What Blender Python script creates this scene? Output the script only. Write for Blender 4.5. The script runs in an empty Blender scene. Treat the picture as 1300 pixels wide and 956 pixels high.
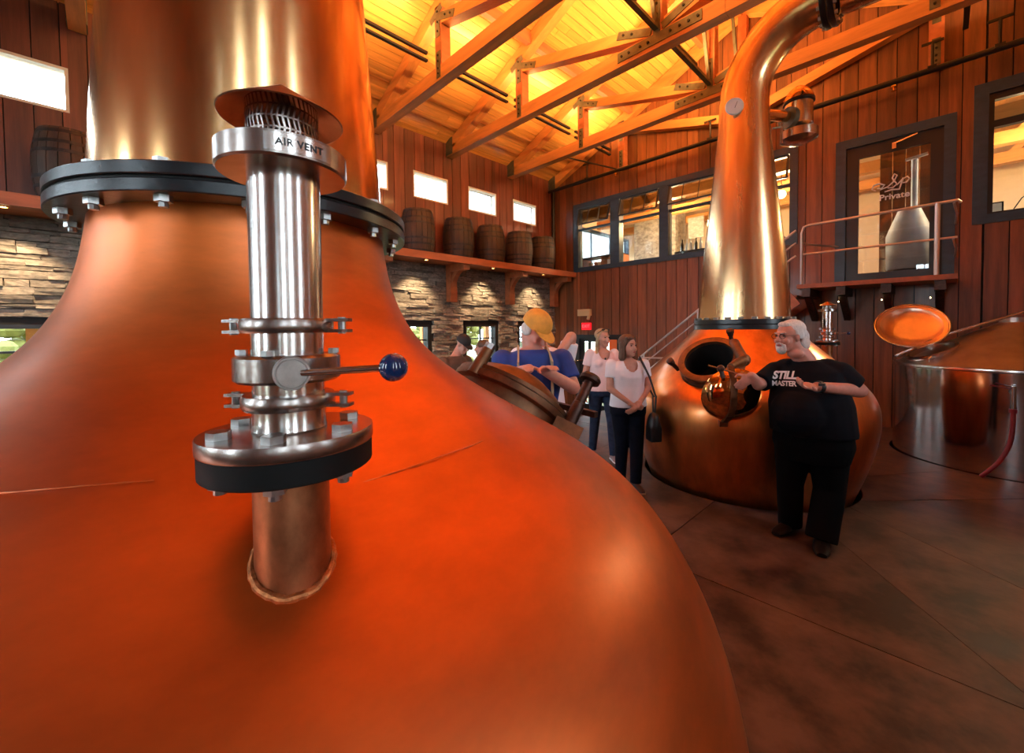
import bpy, bmesh, math, random
import numpy as np
from mathutils import Vector, Matrix
from mathutils.bvhtree import BVHTree

random.seed(7)
D = bpy.data
sc = bpy.context.scene
col = sc.collection
pi = math.pi

# ------------------------------------------------------------------ camera
FPX = 529.1
YAW, PITCH, ROLL = [math.radians(a) for a in (45.862, 1.637, -0.610)]
CAM = Vector((0, 0, 1.72))
FW = Vector((-math.sin(YAW) * math.cos(PITCH), math.cos(YAW) * math.cos(PITCH), -math.sin(PITCH)))
_r = Vector((math.cos(YAW), math.sin(YAW), 0))
_u = _r.cross(FW)
RT = math.cos(ROLL) * _r + math.sin(ROLL) * _u
UP = -math.sin(ROLL) * _r + math.cos(ROLL) * _u
cd = D.cameras.new('camera')
cd.sensor_fit = 'HORIZONTAL'
cd.sensor_width = 36
cd.lens = FPX / 1300 * 36
cd.shift_y = -(478 - 433) / 1300
cd.clip_start = 0.02
cam = D.objects.new('camera', cd)
cam.matrix_world = Matrix(((RT.x, UP.x, -FW.x, CAM.x), (RT.y, UP.y, -FW.y, CAM.y), (RT.z, UP.z, -FW.z, CAM.z), (0, 0, 0, 1)))
col.objects.link(cam)
sc.camera = cam

# ------------------------------------------------------------------ world and exposure
w = D.worlds.new('world')
sc.world = w
w.use_nodes = True
bg = w.node_tree.nodes['Background']
bg.inputs[0].default_value = (0.78, 0.88, 1.0, 1)
bg.inputs[1].default_value = 17.0
sc.view_settings.view_transform = 'Standard'
sc.view_settings.look = 'None'
sc.view_settings.gamma = 1
sc.view_settings.exposure = 0.35
sc.cycles.use_denoising = True
sc.cycles.max_bounces = 8
sc.cycles.transparent_max_bounces = 16
sc.cycles.sample_clamp_indirect = 6.0

WARM = (1.0, 0.52, 0.17)
UPLIGHT_W = 30.0       # each linear uplight between the trusses
RIDGE_FILL_W = 105.0         # each half of an added ridge fill light
ROOM_W = 230.0          # lamps of the upper room
SPOT_W = 150.0          # downlights under the barrel shelf


def light(name, kind, loc, power, color, size=None, rot=(0, 0, 0), parent=None, spot=None):
    ld = D.lights.new(name, kind)
    ld.color = color
    ld.energy = power
    if kind == 'AREA':
        ld.shape = 'RECTANGLE'
        ld.size, ld.size_y = size
    elif size:
        ld.shadow_soft_size = size
    if spot:
        ld.spot_size, ld.spot_blend = spot
    o = D.objects.new(name, ld)
    col.objects.link(o)
    o.rotation_euler = rot
    if parent is not None:
        o.parent = parent
        o.location = Vector(loc) - parent.location
    else:
        o.location = loc
    return o


def portal(loc, size, rot):
    o = light('window_portal', 'AREA', loc, 1, (1, 1, 1), size, rot)
    o.data.cycles.is_portal = True


# ------------------------------------------------------------------ pixel helpers (1300 x 956 frame)
def ray(px, py):
    return FW + RT * ((px - 650) / FPX) - UP * ((py - 433) / FPX)


def at(px, py, depth):
    return CAM + ray(px, py) * depth


def on(px, py, axis, v):
    d = ray(px, py)
    return CAM + d * ((v - CAM[axis]) / d[axis])


# ------------------------------------------------------------------ materials
MATS = {}


def mat(name, c, rough=0.5, metal=0.0, var=0.0, scale=(6, 6, 6), bump=0.0, bscale=None, coat=0.0, coatr=0.1, spec=0.5, rand=0.0, emit=None, es=1.0, detail=6, c2=None, rvar=0.0, con=0.17):
    m = D.materials.new(name)
    m.use_nodes = True
    nt = m.node_tree
    N = nt.nodes
    L = nt.links.new
    b = N['Principled BSDF']
    b.inputs['Base Color'].default_value = (*c, 1)
    b.inputs['Roughness'].default_value = rough
    b.inputs['Metallic'].default_value = metal
    b.inputs['Coat Weight'].default_value = coat
    b.inputs['Coat Roughness'].default_value = coatr
    b.inputs['Specular IOR Level'].default_value = spec
    if emit:
        b.inputs['Emission Color'].default_value = (*emit, 1)
        b.inputs['Emission Strength'].default_value = es
    if var or bump or rand or c2 or rvar:
        g = N.new('ShaderNodeNewGeometry')
        mp = N.new('ShaderNodeVectorMath')
        mp.operation = 'MULTIPLY'
        mp.inputs[1].default_value = scale
        oi = N.new('ShaderNodeObjectInfo')
        ad = N.new('ShaderNodeVectorMath')
        ad.operation = 'MULTIPLY_ADD'
        ad.inputs[1].default_value = (0, 0, 0)
        L(g.outputs['Position'], mp.inputs[0])
        sh = N.new('ShaderNodeMath')
        sh.operation = 'MULTIPLY'
        sh.inputs[1].default_value = 37.0 if rand else 0.0
        L(oi.outputs['Random'], sh.inputs[0])
        ns = N.new('ShaderNodeTexNoise')
        ns.noise_dimensions = '4D'
        ns.inputs['Scale'].default_value = 1
        ns.inputs['Detail'].default_value = detail
        ns.inputs['Roughness'].default_value = 0.62
        L(mp.outputs[0], ns.inputs['Vector'])
        L(sh.outputs[0], ns.inputs['W'])
        rmp = N.new('ShaderNodeMapRange')
        rmp.inputs['From Min'].default_value = 0.5 - con
        rmp.inputs['From Max'].default_value = 0.5 + con
        L(ns.outputs['Fac'], rmp.inputs['Value'])
        mx = N.new('ShaderNodeMix')
        mx.data_type = 'RGBA'
        lo = c2 if c2 else [x * (1 - var) for x in c]
        hi = c if c2 else [min(1, x * (1 + var * .6)) for x in c]
        mx.inputs['A'].default_value = (*lo, 1)
        mx.inputs['B'].default_value = (*hi, 1)
        L(rmp.outputs[0], mx.inputs['Factor'])
        out = mx.outputs['Result']
        if rand:
            hs = N.new('ShaderNodeHueSaturation')
            ra = N.new('ShaderNodeMapRange')
            ra.inputs['To Min'].default_value = 1 - rand
            ra.inputs['To Max'].default_value = 1 + rand
            L(oi.outputs['Random'], ra.inputs['Value'])
            L(ra.outputs[0], hs.inputs['Value'])
            L(out, hs.inputs['Color'])
            out = hs.outputs['Color']
        L(out, b.inputs['Base Color'])
        if rvar:
            rr = N.new('ShaderNodeMapRange')
            rr.inputs['To Min'].default_value = max(0.02, rough - rvar)
            rr.inputs['To Max'].default_value = min(1, rough + rvar)
            L(ns.outputs['Fac'], rr.inputs['Value'])
            L(rr.outputs[0], b.inputs['Roughness'])
        if bump:
            bp = N.new('ShaderNodeBump')
            bp.inputs['Strength'].default_value = bump
            bp.inputs['Distance'].default_value = 0.01
            if bscale:
                n2 = N.new('ShaderNodeTexNoise')
                n2.inputs['Scale'].default_value = bscale
                n2.inputs['Detail'].default_value = 4
                L(g.outputs['Position'], n2.inputs['Vector'])
                L(n2.outputs['Fac'], bp.inputs['Height'])
            else:
                L(ns.outputs['Fac'], bp.inputs['Height'])
            L(bp.outputs[0], b.inputs['Normal'])
    MATS[name] = m
    return m


def glass_mat(name, tint=(0.92, 0.96, 0.95), refl=1.0):
    m = D.materials.new(name)
    m.use_nodes = True
    nt = m.node_tree
    N = nt.nodes
    for n in list(N):
        N.remove(n)
    o = N.new('ShaderNodeOutputMaterial')
    t = N.new('ShaderNodeBsdfTransparent')
    t.inputs[0].default_value = (*tint, 1)
    g = N.new('ShaderNodeBsdfGlossy')
    g.inputs['Roughness'].default_value = 0.01
    f = N.new('ShaderNodeFresnel')
    f.inputs[0].default_value = 1.5
    k = N.new('ShaderNodeMath')
    k.operation = 'MULTIPLY'
    k.inputs[1].default_value = refl
    x = N.new('ShaderNodeMixShader')
    nt.links.new(f.outputs[0], k.inputs[0])
    nt.links.new(k.outputs[0], x.inputs[0])
    nt.links.new(t.outputs[0], x.inputs[1])
    nt.links.new(g.outputs[0], x.inputs[2])
    nt.links.new(x.outputs[0], o.inputs[0])
    MATS[name] = m
    return m


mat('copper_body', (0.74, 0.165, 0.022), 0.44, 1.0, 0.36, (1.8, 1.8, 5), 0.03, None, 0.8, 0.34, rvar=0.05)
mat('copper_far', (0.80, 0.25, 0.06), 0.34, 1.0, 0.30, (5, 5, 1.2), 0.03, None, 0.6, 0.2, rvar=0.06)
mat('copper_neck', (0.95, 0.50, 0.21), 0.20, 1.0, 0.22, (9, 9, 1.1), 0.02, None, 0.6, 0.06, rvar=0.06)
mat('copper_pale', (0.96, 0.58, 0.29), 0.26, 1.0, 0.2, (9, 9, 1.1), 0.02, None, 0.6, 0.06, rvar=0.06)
mat('copper_polished', (0.96, 0.46, 0.16), 0.07, 1.0, 0.1, (8, 8, 8), 0.05)
mat('copper_stub', (0.50, 0.20, 0.09), 0.42, 1.0, 0.5, (14, 14, 9), 0.08, None)
mat('weld', (0.55, 0.20, 0.075), 0.45, 1.0, 0.6, (60, 60, 60), 0.6)
mat('bronze', (0.19, 0.085, 0.04), 0.48, 0.75, 0.5, (12, 12, 12), 0.15)
mat('bronze_dark', (0.075, 0.035, 0.025), 0.42, 0.6, 0.5, (20, 20, 20), 0.2)
mat('black_iron', (0.004, 0.005, 0.008), 0.30, 0.0, 0.3, (30, 30, 60), 0.12)
mat('rubber', (0.004, 0.0035, 0.0035), 0.6, spec=0.2)
mat('steel_dark', (0.30, 0.25, 0.23), 0.42, 1.0, 0.2, (40, 40, 40))
mat('rail_steel', (0.72, 0.68, 0.66), 0.42, 0.8)
mat('steel', (0.66, 0.60, 0.56), 0.20, 1.0, 0.1, (3, 3, 60), 0.0)
mat('steel_brushed', (0.40, 0.34, 0.31), 0.27, 1.0, 0.15, (50, 50, 50), 0.05)
mat('steel_tank', (0.62, 0.55, 0.52), 0.10, 1.0, 0.06, (1, 1, 30))
mat('cap_metal', (0.36, 0.20, 0.13), 0.35, 1.0, 0.3, (20, 20, 20))
mat('bolt_steel', (0.38, 0.37, 0.36), 0.32, 1.0, 0.3, (40, 40, 40))
mat('blue_knob', (0.006, 0.022, 0.085), 0.10, 0.0, coat=0.6, coatr=0.03)
mat('cedar', (0.165, 0.043, 0.024), 0.48, 0.0, 0.42, (14, 14, 1.0), 0.12, rand=0.32, coat=0.1)
mat('cedar_back', (0.19, 0.062, 0.020), 0.46, 0.0, 0.42, (14, 14, 1.0), 0.12, rand=0.35, coat=0.1)
mat('dark_gap', (0.012, 0.008, 0.007), 0.8)
mat('pine', (0.78, 0.36, 0.085), 0.38, 0.0, 0.28, (16, 0.8, 16), 0.1, rand=0.2, coat=0.15)
mat('beam', (0.62, 0.245, 0.062), 0.5, 0.0, 0.28, (1.2, 9, 9), 0.15, rand=0.1)
mat('beam_red', (0.42, 0.13, 0.05), 0.5, 0.0, 0.3, (7, 1.2, 7), 0.15, rand=0.1)
mat('plate', (0.13, 0.125, 0.085), 0.5, 0.5, 0.3, (9, 9, 9))
mat('steel_cone', (0.50, 0.40, 0.35), 0.38, 1.0, 0.15, (6, 6, 6))
mat('lid_copper', (0.90, 0.60, 0.44), 0.28, 1.0, 0.1, (8, 8, 8))
mat('bolt_dark', (0.02, 0.02, 0.02), 0.5, 0.5)
mat('stone', (0.24, 0.20, 0.165), 0.8, 0.0, 0.5, (14, 14, 30), 0.7, rand=0.4)
mat('mortar', (0.035, 0.03, 0.027), 0.9)
mat('concrete', (0.105, 0.062, 0.048), 0.50, 0.0, 0.75, (2.6, 2.6, 2.6), 0.10, None, spec=0.25, rand=0.12, detail=12, c2=(0.022, 0.013, 0.013), rvar=0.14, con=0.11)
mat('concrete_low', (0.08, 0.05, 0.04), 0.7, 0.0, 0.5, (2, 2, 2), spec=0.2)
mat('trim_blue', (0.022, 0.050, 0.088), 0.4, 0.0, 0.3, (5, 5, 12), 0.05)
mat('trim_dark', (0.014, 0.012, 0.013), 0.4)
mat('window_white', (0.75, 0.72, 0.66), 0.5)
mat('cream', (0.80, 0.58, 0.36), 0.7, 0.0, 0.08, (2, 2, 2))
mat('wall_plain', (0.42, 0.20, 0.085), 0.5, 0.0, 0.4, (10, 10, 1), 0.1)
mat('barrel_wood', (0.065, 0.034, 0.022), 0.6, 0.0, 0.55, (12, 12, 2), 0.3, rand=0.2)
mat('hoop', (0.045, 0.04, 0.04), 0.5, 0.7, 0.4, (12, 12, 12))
mat('pipe_black', (0.012, 0.011, 0.011), 0.35, 0.2)
mat('brass', (0.75, 0.5, 0.18), 0.25, 1.0)
mat('lamp_glow', (1, 0.8, 0.5), 0.5, emit=(1.0, 0.72, 0.36), es=18)
mat('lamp_body', (0.03, 0.03, 0.03), 0.5)
mat('sign_red', (0.7, 0.01, 0.02), 0.5, emit=(1.0, 0.01, 0.02), es=0.9)
mat('sign_letter', (0.85, 0.10, 0.12), 0.5, emit=(1.0, 0.12, 0.14), es=1.0)
mat('beige', (0.62, 0.47, 0.26), 0.5)
mat('white_print', (0.85, 0.85, 0.87), 0.6)
mat('grey_print', (0.18, 0.14, 0.14), 0.6)
mat('black_print', (0.02, 0.02, 0.02), 0.5)
mat('hose_red', (0.20, 0.012, 0.022), 0.35)
mat('orange_box', (0.85, 0.16, 0.02), 0.5)
mat('grass', (0.14, 0.14, 0.055), 0.9, 0.0, 0.3, (1, 1, 1))
mat('hedge', (0.15, 0.15, 0.03), 0.9, 0.0, 0.5, (5, 5, 5))
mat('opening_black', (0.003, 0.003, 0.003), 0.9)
mat('bottle_dark', (0.03, 0.025, 0.02), 0.15)
mat('bottle_white', (0.8, 0.8, 0.8), 0.3)
mat('chimney', (0.36, 0.30, 0.24), 0.8, 0.0, 0.5, (8, 8, 14), 0.5)
mat('pale_reflection', (0.72, 0.82, 0.88), 0.5, 0.0, 0.2, (5, 5, 5))
# people
mat('skin', (0.56, 0.27, 0.19), 0.45, 0.0, 0.12, (25, 25, 25))
mat('skin_pink', (0.60, 0.26, 0.19), 0.45, 0.0, 0.12, (25, 25, 25))
mat('hair_white', (0.72, 0.68, 0.64), 0.55, 0.0, 0.25, (120, 120, 25), 0.5)
mat('hair_brown', (0.12, 0.052, 0.026), 0.5, 0.0, 0.5, (110, 110, 16), 0.5)
mat('hair_blonde', (0.42, 0.30, 0.17), 0.42, 0.0, 0.4, (110, 110, 16), 0.5)
mat('hair_dark', (0.02, 0.014, 0.012), 0.45, 0.0, 0.3, (90, 90, 20), 0.4)
mat('tee_black', (0.005, 0.006, 0.010), 0.9, 0.0, 0.3, (7, 7, 7), 0.2, spec=0.15)
mat('trouser_black', (0.003, 0.003, 0.004), 0.9, 0.0, 0.3, (7, 7, 7), 0.2, spec=0.12)
mat('shoe_black', (0.006, 0.0055, 0.006), 0.4, spec=0.3)
mat('tee_white', (0.88, 0.86, 0.92), 0.8, 0.0, 0.06, (9, 9, 3), 0.2)
mat('tee_pink', (0.84, 0.66, 0.66), 0.8, 0.0, 0.08, (16, 16, 2), 0.2)
mat('denim', (0.022, 0.032, 0.065), 0.85, 0.0, 0.4, (14, 14, 14), 0.15, spec=0.15)
mat('denim_dark', (0.005, 0.006, 0.014), 0.85, 0.0, 0.4, (14, 14, 14), 0.15, spec=0.15)
mat('shoe_grey', (0.22, 0.20, 0.22), 0.6)
mat('shoe_dark', (0.05, 0.03, 0.03), 0.5)
mat('shirt_blue', (0.012, 0.045, 0.26), 0.7, 0.0, 0.2, (9, 9, 9), 0.15)
mat('strap_tan', (0.45, 0.33, 0.20), 0.8)
mat('cap_yellow', (0.80, 0.36, 0.05), 0.75, 0.0, 0.15, (20, 20, 20), 0.15)
mat('cap_dark', (0.02, 0.015, 0.016), 0.75)
mat('tee_olive', (0.105, 0.065, 0.045), 0.85, 0.0, 0.2, (9, 9, 9), 0.15)
mat('green_print', (0.16, 0.30, 0.10), 0.7)
mat('leather_black', (0.010, 0.010, 0.012), 0.4)
mat('eye_dark', (0.03, 0.02, 0.02), 0.2)
mat('lip', (0.42, 0.12, 0.11), 0.45)
mat('wire', (0.05, 0.035, 0.03), 0.3, 0.8)
mat('dial', (0.70, 0.72, 0.74), 0.35)
glass_mat('glass', refl=0.9)
glass_mat('glass_door', (0.78, 0.80, 0.82), refl=1.6)


# ------------------------------------------------------------------ mesh builder
class MB:
    def __init__(s):
        s.v = []
        s.f = []

    def add(s, vs, fs):
        o = len(s.v)
        s.v += [Vector(p) for p in vs]
        s.f += [[i + o for i in f] for f in fs]
        return s

    def box(s, c, size, R=None):
        hx, hy, hz = [q / 2 for q in size]
        vs = [Vector((x, y, z)) for x in (-hx, hx) for y in (-hy, hy) for z in (-hz, hz)]
        if R is not None:
            vs = [R @ q for q in vs]
        c = Vector(c)
        return s.add([q + c for q in vs], [(0, 1, 3, 2), (4, 6, 7, 5), (0, 4, 5, 1), (2, 3, 7, 6), (0, 2, 6, 4), (1, 5, 7, 3)])

    def bar(s, a, b, wd, ht, up=(0, 0, 1)):
        a, b = Vector(a), Vector(b)
        x = (b - a).normalized()
        y = Vector(up).cross(x)
        if y.length < 1e-4:
            y = Vector((0, 1, 0)).cross(x)
        y.normalize()
        z = x.cross(y)
        R = Matrix((x, y, z)).transposed()
        return s.box((a + b) / 2, ((b - a).length, wd, ht), R)

    def loft(s, rings, cap0=True, cap1=True):
        o = len(s.v)
        n = len(rings[0])
        for r in rings:
            s.v += [Vector(p) for p in r]
        for i in range(len(rings) - 1):
            for j in range(n):
                k = (j + 1) % n
                s.f.append([o + i * n + j, o + i * n + k, o + (i + 1) * n + k, o + (i + 1) * n + j])
        if cap0:
            s.f.append([o + j for j in range(n)][::-1])
        if cap1:
            s.f.append([o + (len(rings) - 1) * n + j for j in range(n)])
        return s

    def cyl(s, a, b, r0, r1=None, n=20, caps=True):
        a, b = Vector(a), Vector(b)
        r1 = r0 if r1 is None else r1
        X, Y, _ = frame(b - a)
        cs = [(math.cos(2 * pi * j / n), math.sin(2 * pi * j / n)) for j in range(n)]
        return s.loft([[a + (X * c + Y * d) * r0 for c, d in cs], [b + (X * c + Y * d) * r1 for c, d in cs]], caps, caps)

    def lathe(s, prof, o=(0, 0, 0), axis=(0, 0, 1), n=32, caps=True):
        """prof: (radius, height) pairs along axis"""
        X, Y, Z = frame(Vector(axis))
        o = Vector(o)
        rings = []
        for r, h in prof:
            r = max(r, 1e-4)
            rings.append([o + Z * h + (X * math.cos(2 * pi * j / n) + Y * math.sin(2 * pi * j / n)) * r for j in range(n)])
        return s.loft(rings, caps, caps)

    def tube(s, pts, r, n=12):
        pts = [Vector(p) for p in pts]
        rs = r if isinstance(r, (list, tuple)) else [r] * len(pts)
        rings = []
        X = None
        for i, p in enumerate(pts):
            t = (pts[min(i + 1, len(pts) - 1)] - pts[max(i - 1, 0)]).normalized()
            if X is None:
                X, Y, _ = frame(t)
            else:
                X = (X - t * X.dot(t)).normalized()
                Y = t.cross(X)
            rings.append([p + (X * math.cos(2 * pi * j / n) + Y * math.sin(2 * pi * j / n)) * rs[i] for j in range(n)])
        return s.loft(rings)

    def ell(s, c, rad, R=None, n=16, m=10):
        c = Vector(c)
        rings = []
        for i in range(1, m):
            t = pi * i / m
            ring = []
            for j in range(n):
                a = 2 * pi * j / n
                q = Vector((rad[0] * math.sin(t) * math.cos(a), rad[1] * math.sin(t) * math.sin(a), -rad[2] * math.cos(t)))
                ring.append(c + (R @ q if R is not None else q))
            rings.append(ring)
        o = len(s.v)
        s.loft(rings, False, False)
        b0 = Vector((0, 0, -rad[2]))
        t0 = Vector((0, 0, rad[2]))
        s.v += [c + (R @ b0 if R is not None else b0), c + (R @ t0 if R is not None else t0)]
        ib, it = len(s.v) - 2, len(s.v) - 1
        l = o + (m - 2) * n
        for j in range(n):
            k = (j + 1) % n
            s.f.append([ib, o + k, o + j])
            s.f.append([it, l + j, l + k])
        return s

    def cap(s, a, b, r0, r1=None, n=14):
        a, b = Vector(a), Vector(b)
        r1 = r0 if r1 is None else r1
        L = (b - a).length
        prof = []
        for i in range(1, 6):
            t = pi / 2 * i / 5
            prof.append((r0 * math.sin(t), -r0 * math.cos(t)))
        for i in range(0, 5):
            t = pi / 2 * i / 5
            prof.append((r1 * math.cos(t), L + r1 * math.sin(t)))
        return s.lathe(prof, a, b - a if L > 1e-6 else (0, 0, 1), n)

    def hexa(s, c, r, h, axis=(0, 0, 1)):
        a = Vector(axis).normalized()
        return s.cyl(Vector(c), Vector(c) + a * h, r, r, 6)

    def prism(s, poly, y0, y1, axes):
        """poly of 2D points extruded; axes = (origin, U, V, W)"""
        O, U, V, W = [Vector(q) for q in axes]
        a = [O + U * p[0] + V * p[1] + W * y0 for p in poly]
        b = [O + U * p[0] + V * p[1] + W * y1 for p in poly]
        return s.loft([a, b])

    def mesh(s, name, shift=None, smooth=35):
        me = D.meshes.new(name)
        sh = Vector(shift) if shift is not None else Vector((0, 0, 0))
        me.from_pydata([p - sh for p in s.v], [], s.f)
        bm = bmesh.new()
        bm.from_mesh(me)
        bmesh.ops.recalc_face_normals(bm, faces=bm.faces)
        bm.to_mesh(me)
        bm.free()
        if smooth:
            me.shade_smooth()
            me.set_sharp_from_angle(angle=math.radians(smooth))
        return me


def frame(z):
    z = Vector(z).normalized()
    h = Vector((0, 0, 1)) if abs(z.z) < 0.9 else Vector((1, 0, 0))
    x = h.cross(z).normalized()
    return x, z.cross(x), z


def wloc(o):
    p = Vector(o.location)
    while o.parent:
        o = o.parent
        p += Vector(o.location)
    return p


def tag(o, label=None, cat=None, group=None, kind=None):
    if label:
        o['label'] = label
    if cat:
        o['category'] = cat
    if group:
        o['group'] = group
    if kind:
        o['kind'] = kind
    return o


def thing(name, loc, label=None, cat=None, group=None, kind=None):
    o = D.objects.new(name, None)
    o.empty_display_size = 0.1
    o.location = loc
    col.objects.link(o)
    return tag(o, label, cat, group, kind)


def obj(name, mb, m, parent=None, label=None, cat=None, group=None, kind=None, smooth=35, origin=None):
    sh = wloc(parent) if parent is not None else (Vector(origin) if origin is not None else Vector((0, 0, 0)))
    me = mb.mesh(name, sh, smooth) if isinstance(mb, MB) else mb
    o = D.objects.new(name, me)
    if m:
        me.materials.append(MATS[m])
    if parent is not None:
        o.parent = parent
    elif origin is not None:
        o.location = origin
    col.objects.link(o)
    return tag(o, label, cat, group, kind)


_unit = {}


def piece(name, lo, hi, m, parent, bev=0.0, key=None):
    """a box-like piece sharing one unit mesh, scaled to its size"""
    k = (m, key)
    if k not in _unit:
        me = D.meshes.new(name)
        bm = bmesh.new()
        bmesh.ops.create_cube(bm, size=1)
        if key is not None:   # rough stone variants
            rnd = random.Random(key)
            bmesh.ops.subdivide_edges(bm, edges=bm.edges, cuts=1, use_grid_fill=True)
            for q in bm.verts:
                q.co += Vector((rnd.uniform(-.16, .16) if q.co.x > .4 else 0, rnd.uniform(-.04, .04), rnd.uniform(-.09, .09)))
        bm.to_mesh(me)
        bm.free()
        me.materials.append(MATS[m])
        _unit[k] = me
    o = D.objects.new(name, _unit[k])
    lo, hi = Vector(lo), Vector(hi)
    o.parent = parent
    o.location = (lo + hi) / 2 - wloc(parent)
    o.scale = hi - lo
    col.objects.link(o)
    return o


def copy_tree(o, parent=None, loc=None):
    c = o.copy()
    col.objects.link(c)
    if parent is not None:
        c.parent = parent
    if loc is not None:
        c.location = loc
    for ch in [q for q in D.objects if q.parent == o]:
        copy_tree(ch, c)
    return c


def text_mesh(body, size, depth=0.0, shear=0.0, align='CENTER', bold=0.0, spacing=1.0):
    cu = D.curves.new('lettering', 'FONT')
    cu.body = body
    cu.size = size
    cu.align_x = align
    cu.align_y = 'CENTER'
    cu.shear = shear
    cu.offset = bold
    cu.space_character = spacing
    cu.extrude = depth
    o = D.objects.new('lettering', cu)
    col.objects.link(o)
    bpy.context.view_layer.update()
    me = D.meshes.new_from_object(o.evaluated_get(bpy.context.evaluated_depsgraph_get()))
    D.objects.remove(o)
    D.curves.remove(cu)
    return me

# ------------------------------------------------------------------ the setting
XL, XR, YB, YF = -7.91, 2.25, 9.4, -4.5
ZLOW, XEDGE = -0.6, -4.9
XC = (XL + XR) / 2
SL = 0.44


def roof_z(x):
    return 5.95 + SL * (5.08 - abs(x - XC))


def spans(u0, u1, ops):
    """z-free intervals: yields (ua, ub, [openings covering])"""
    e = sorted({u0, u1, *[q for o in ops for q in o[:2] if u0 < q < u1]})
    for a, b in zip(e, e[1:]):
        yield a, b, [o for o in ops if o[0] <= a + 1e-6 and o[1] >= b - 1e-6]


def free(z0, z1, ops):
    segs = [(z0, z1)]
    for o in ops:
        nx = []
        for a, b in segs:
            if o[2] > a:
                nx.append((a, min(b, o[2])))
            if o[3] < b:
                nx.append((max(a, o[3]), b))
        segs = [s for s in nx if s[1] - s[0] > 0.01]
    return segs


def backing(name, axis, c0, c1, u0, u1, z0, z1, ops, m):
    mb = MB()
    for a, b, os_ in spans(u0, u1, ops):
        for p, q in free(z0, z1, os_):
            lo, hi = (c0, a, p), (c1, b, q)
            if axis == 'y':
                lo, hi = (a, c0, p), (b, c1, q)
            mb.box([(i + j) / 2 for i, j in zip(lo, hi)], [abs(j - i) for i, j in zip(lo, hi)])
    return obj(name, mb, m, kind='structure', smooth=0)


def boards(parent, axis, c0, c1, u0, u1, z0, ztop, ops, m, pitch=0.245, gap=0.012):
    u = u0
    while u < u1 - 0.03:
        a, b = u + gap / 2, min(u + pitch, u1) - gap / 2
        for p, q, os_ in spans(a, b, ops):
            if q - p < 0.015:
                continue
            for s, t in free(z0, ztop((a + b) / 2), os_):
                if axis == 'x':
                    piece('board', (c0, p, s), (c1, q, t), m, parent)
                else:
                    piece('board', (p, c0, s), (q, c1, t), m, parent)
        u += pitch


# openings: (u0, u1, z0, z1)
hi_win = [(4.77 + 1.485 * k, 5.67 + 1.485 * k, 4.57, 5.14) for k in range(-6, 3)]
lo_win = [(-1.72, -0.52, 0.55, 1.84), (1.9, 3.0, 0.55, 1.84), (4.02, 5.12, 0.55, 1.84), (6.10, 7.12, 0.55, 1.84), (7.9, 9.0, 0.55, 1.84)]
BAND = (-7.08, -1.97, 3.36, 5.02)
DOOR = (-1.24, 0.03, 2.43, 4.84)
RWIN = (0.40, 2.10, 3.30, 5.12)
EXIT = (-7.02, -5.72, ZLOW, 1.46)

wl = backing('wall_left', 'x', XL - 0.16, XL, YF, YB, ZLOW, 6.0, hi_win + lo_win, 'dark_gap')
boards(wl, 'x', XL, XL + 0.025, YF, YB, 3.25, lambda u: 5.98, hi_win, 'cedar')
wb = backing('wall_back', 'y', YB, YB + 0.15, XL, XR, ZLOW, 8.2, [BAND, DOOR, RWIN, EXIT], 'dark_gap')
boards(wb, 'y', YB - 0.025, YB, XL, XR, ZLOW, lambda u: roof_z(u) + 0.02, [BAND, DOOR, RWIN, EXIT], 'cedar_back')

# walls behind the camera, with the tall windows that light the stills
near_win = [(-7.2, -6.2, 1.0, 4.2), (-5.4, -4.4, 1.0, 4.2), (-3.4, -2.6, 1.0, 4.2), (-.8, -.2, 1.0, 4.2)]
right_win = [(-2.7, -2.2, 1.2, 5.6), (-1.4, -.95, 1.2, 5.6), (-.1, .25, 1.2, 5.6), (1.5, 1.9, 1.2, 5.6), (4.4, 5.0, 1.6, 5.0)]
wf = backing('wall_front', 'y', YF - 0.15, YF, XL, XR, ZLOW, 8.2, near_win, 'wall_plain')
wr = backing('wall_right', 'x', XR, XR + 0.15, YF, YB, ZLOW, 6.0, right_win, 'wall_plain')

# stone veneer on the lower left wall
stuff = MB()
cand = []
z = ZLOW + 0.05
while z < 3.16:
    h = random.uniform(0.05, 0.115)
    y = YF + random.uniform(0, .3)
    while y < YB - 0.02:
        l = random.uniform(0.16, 0.56)
        y1 = min(y + l, YB)
        ok = [(y, y1)]
        for o in lo_win:
            if z + h > o[2] - 0.05 and z < o[3] + 0.07:
                n2 = []
                for a, b in ok:
                    if o[0] - .06 > a:
                        n2.append((a, min(b, o[0] - .06)))
                    if o[1] + .06 < b:
                        n2.append((max(a, o[1] + .06), b))
                ok = n2
        for a, b in ok:
            if b - a > 0.05:
                cand.append((a, b, z, min(z + h, 3.2), random.uniform(0.03, 0.085)))
        y = y1
    z += h
vis = [c for c in cand if c[2] > 1.15 and ((3.95 < c[0]) or (-1.3 < c[0] < -0.1))]
vis.sort(key=lambda c: -(c[1] - c[0]) * (c[3] - c[2]) / (c[0] ** 2 + 62))
chosen = set(id(c) for c in vis[:299])
for i, c in enumerate(cand):
    lo, hi = (XL, c[0] + .004, c[2] + .004), (XL + c[4], c[1] - .004, c[3] - .004)
    if id(c) in chosen:
        piece('stone', lo, hi, 'stone', wl, key=i % 7)
    else:
        stuff.box([(p + q) / 2 for p, q in zip(lo, hi)], [q - p for p, q in zip(lo, hi)])
obj('stone_veneer', stuff, 'stone', wl, kind='stuff', smooth=0)


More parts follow.
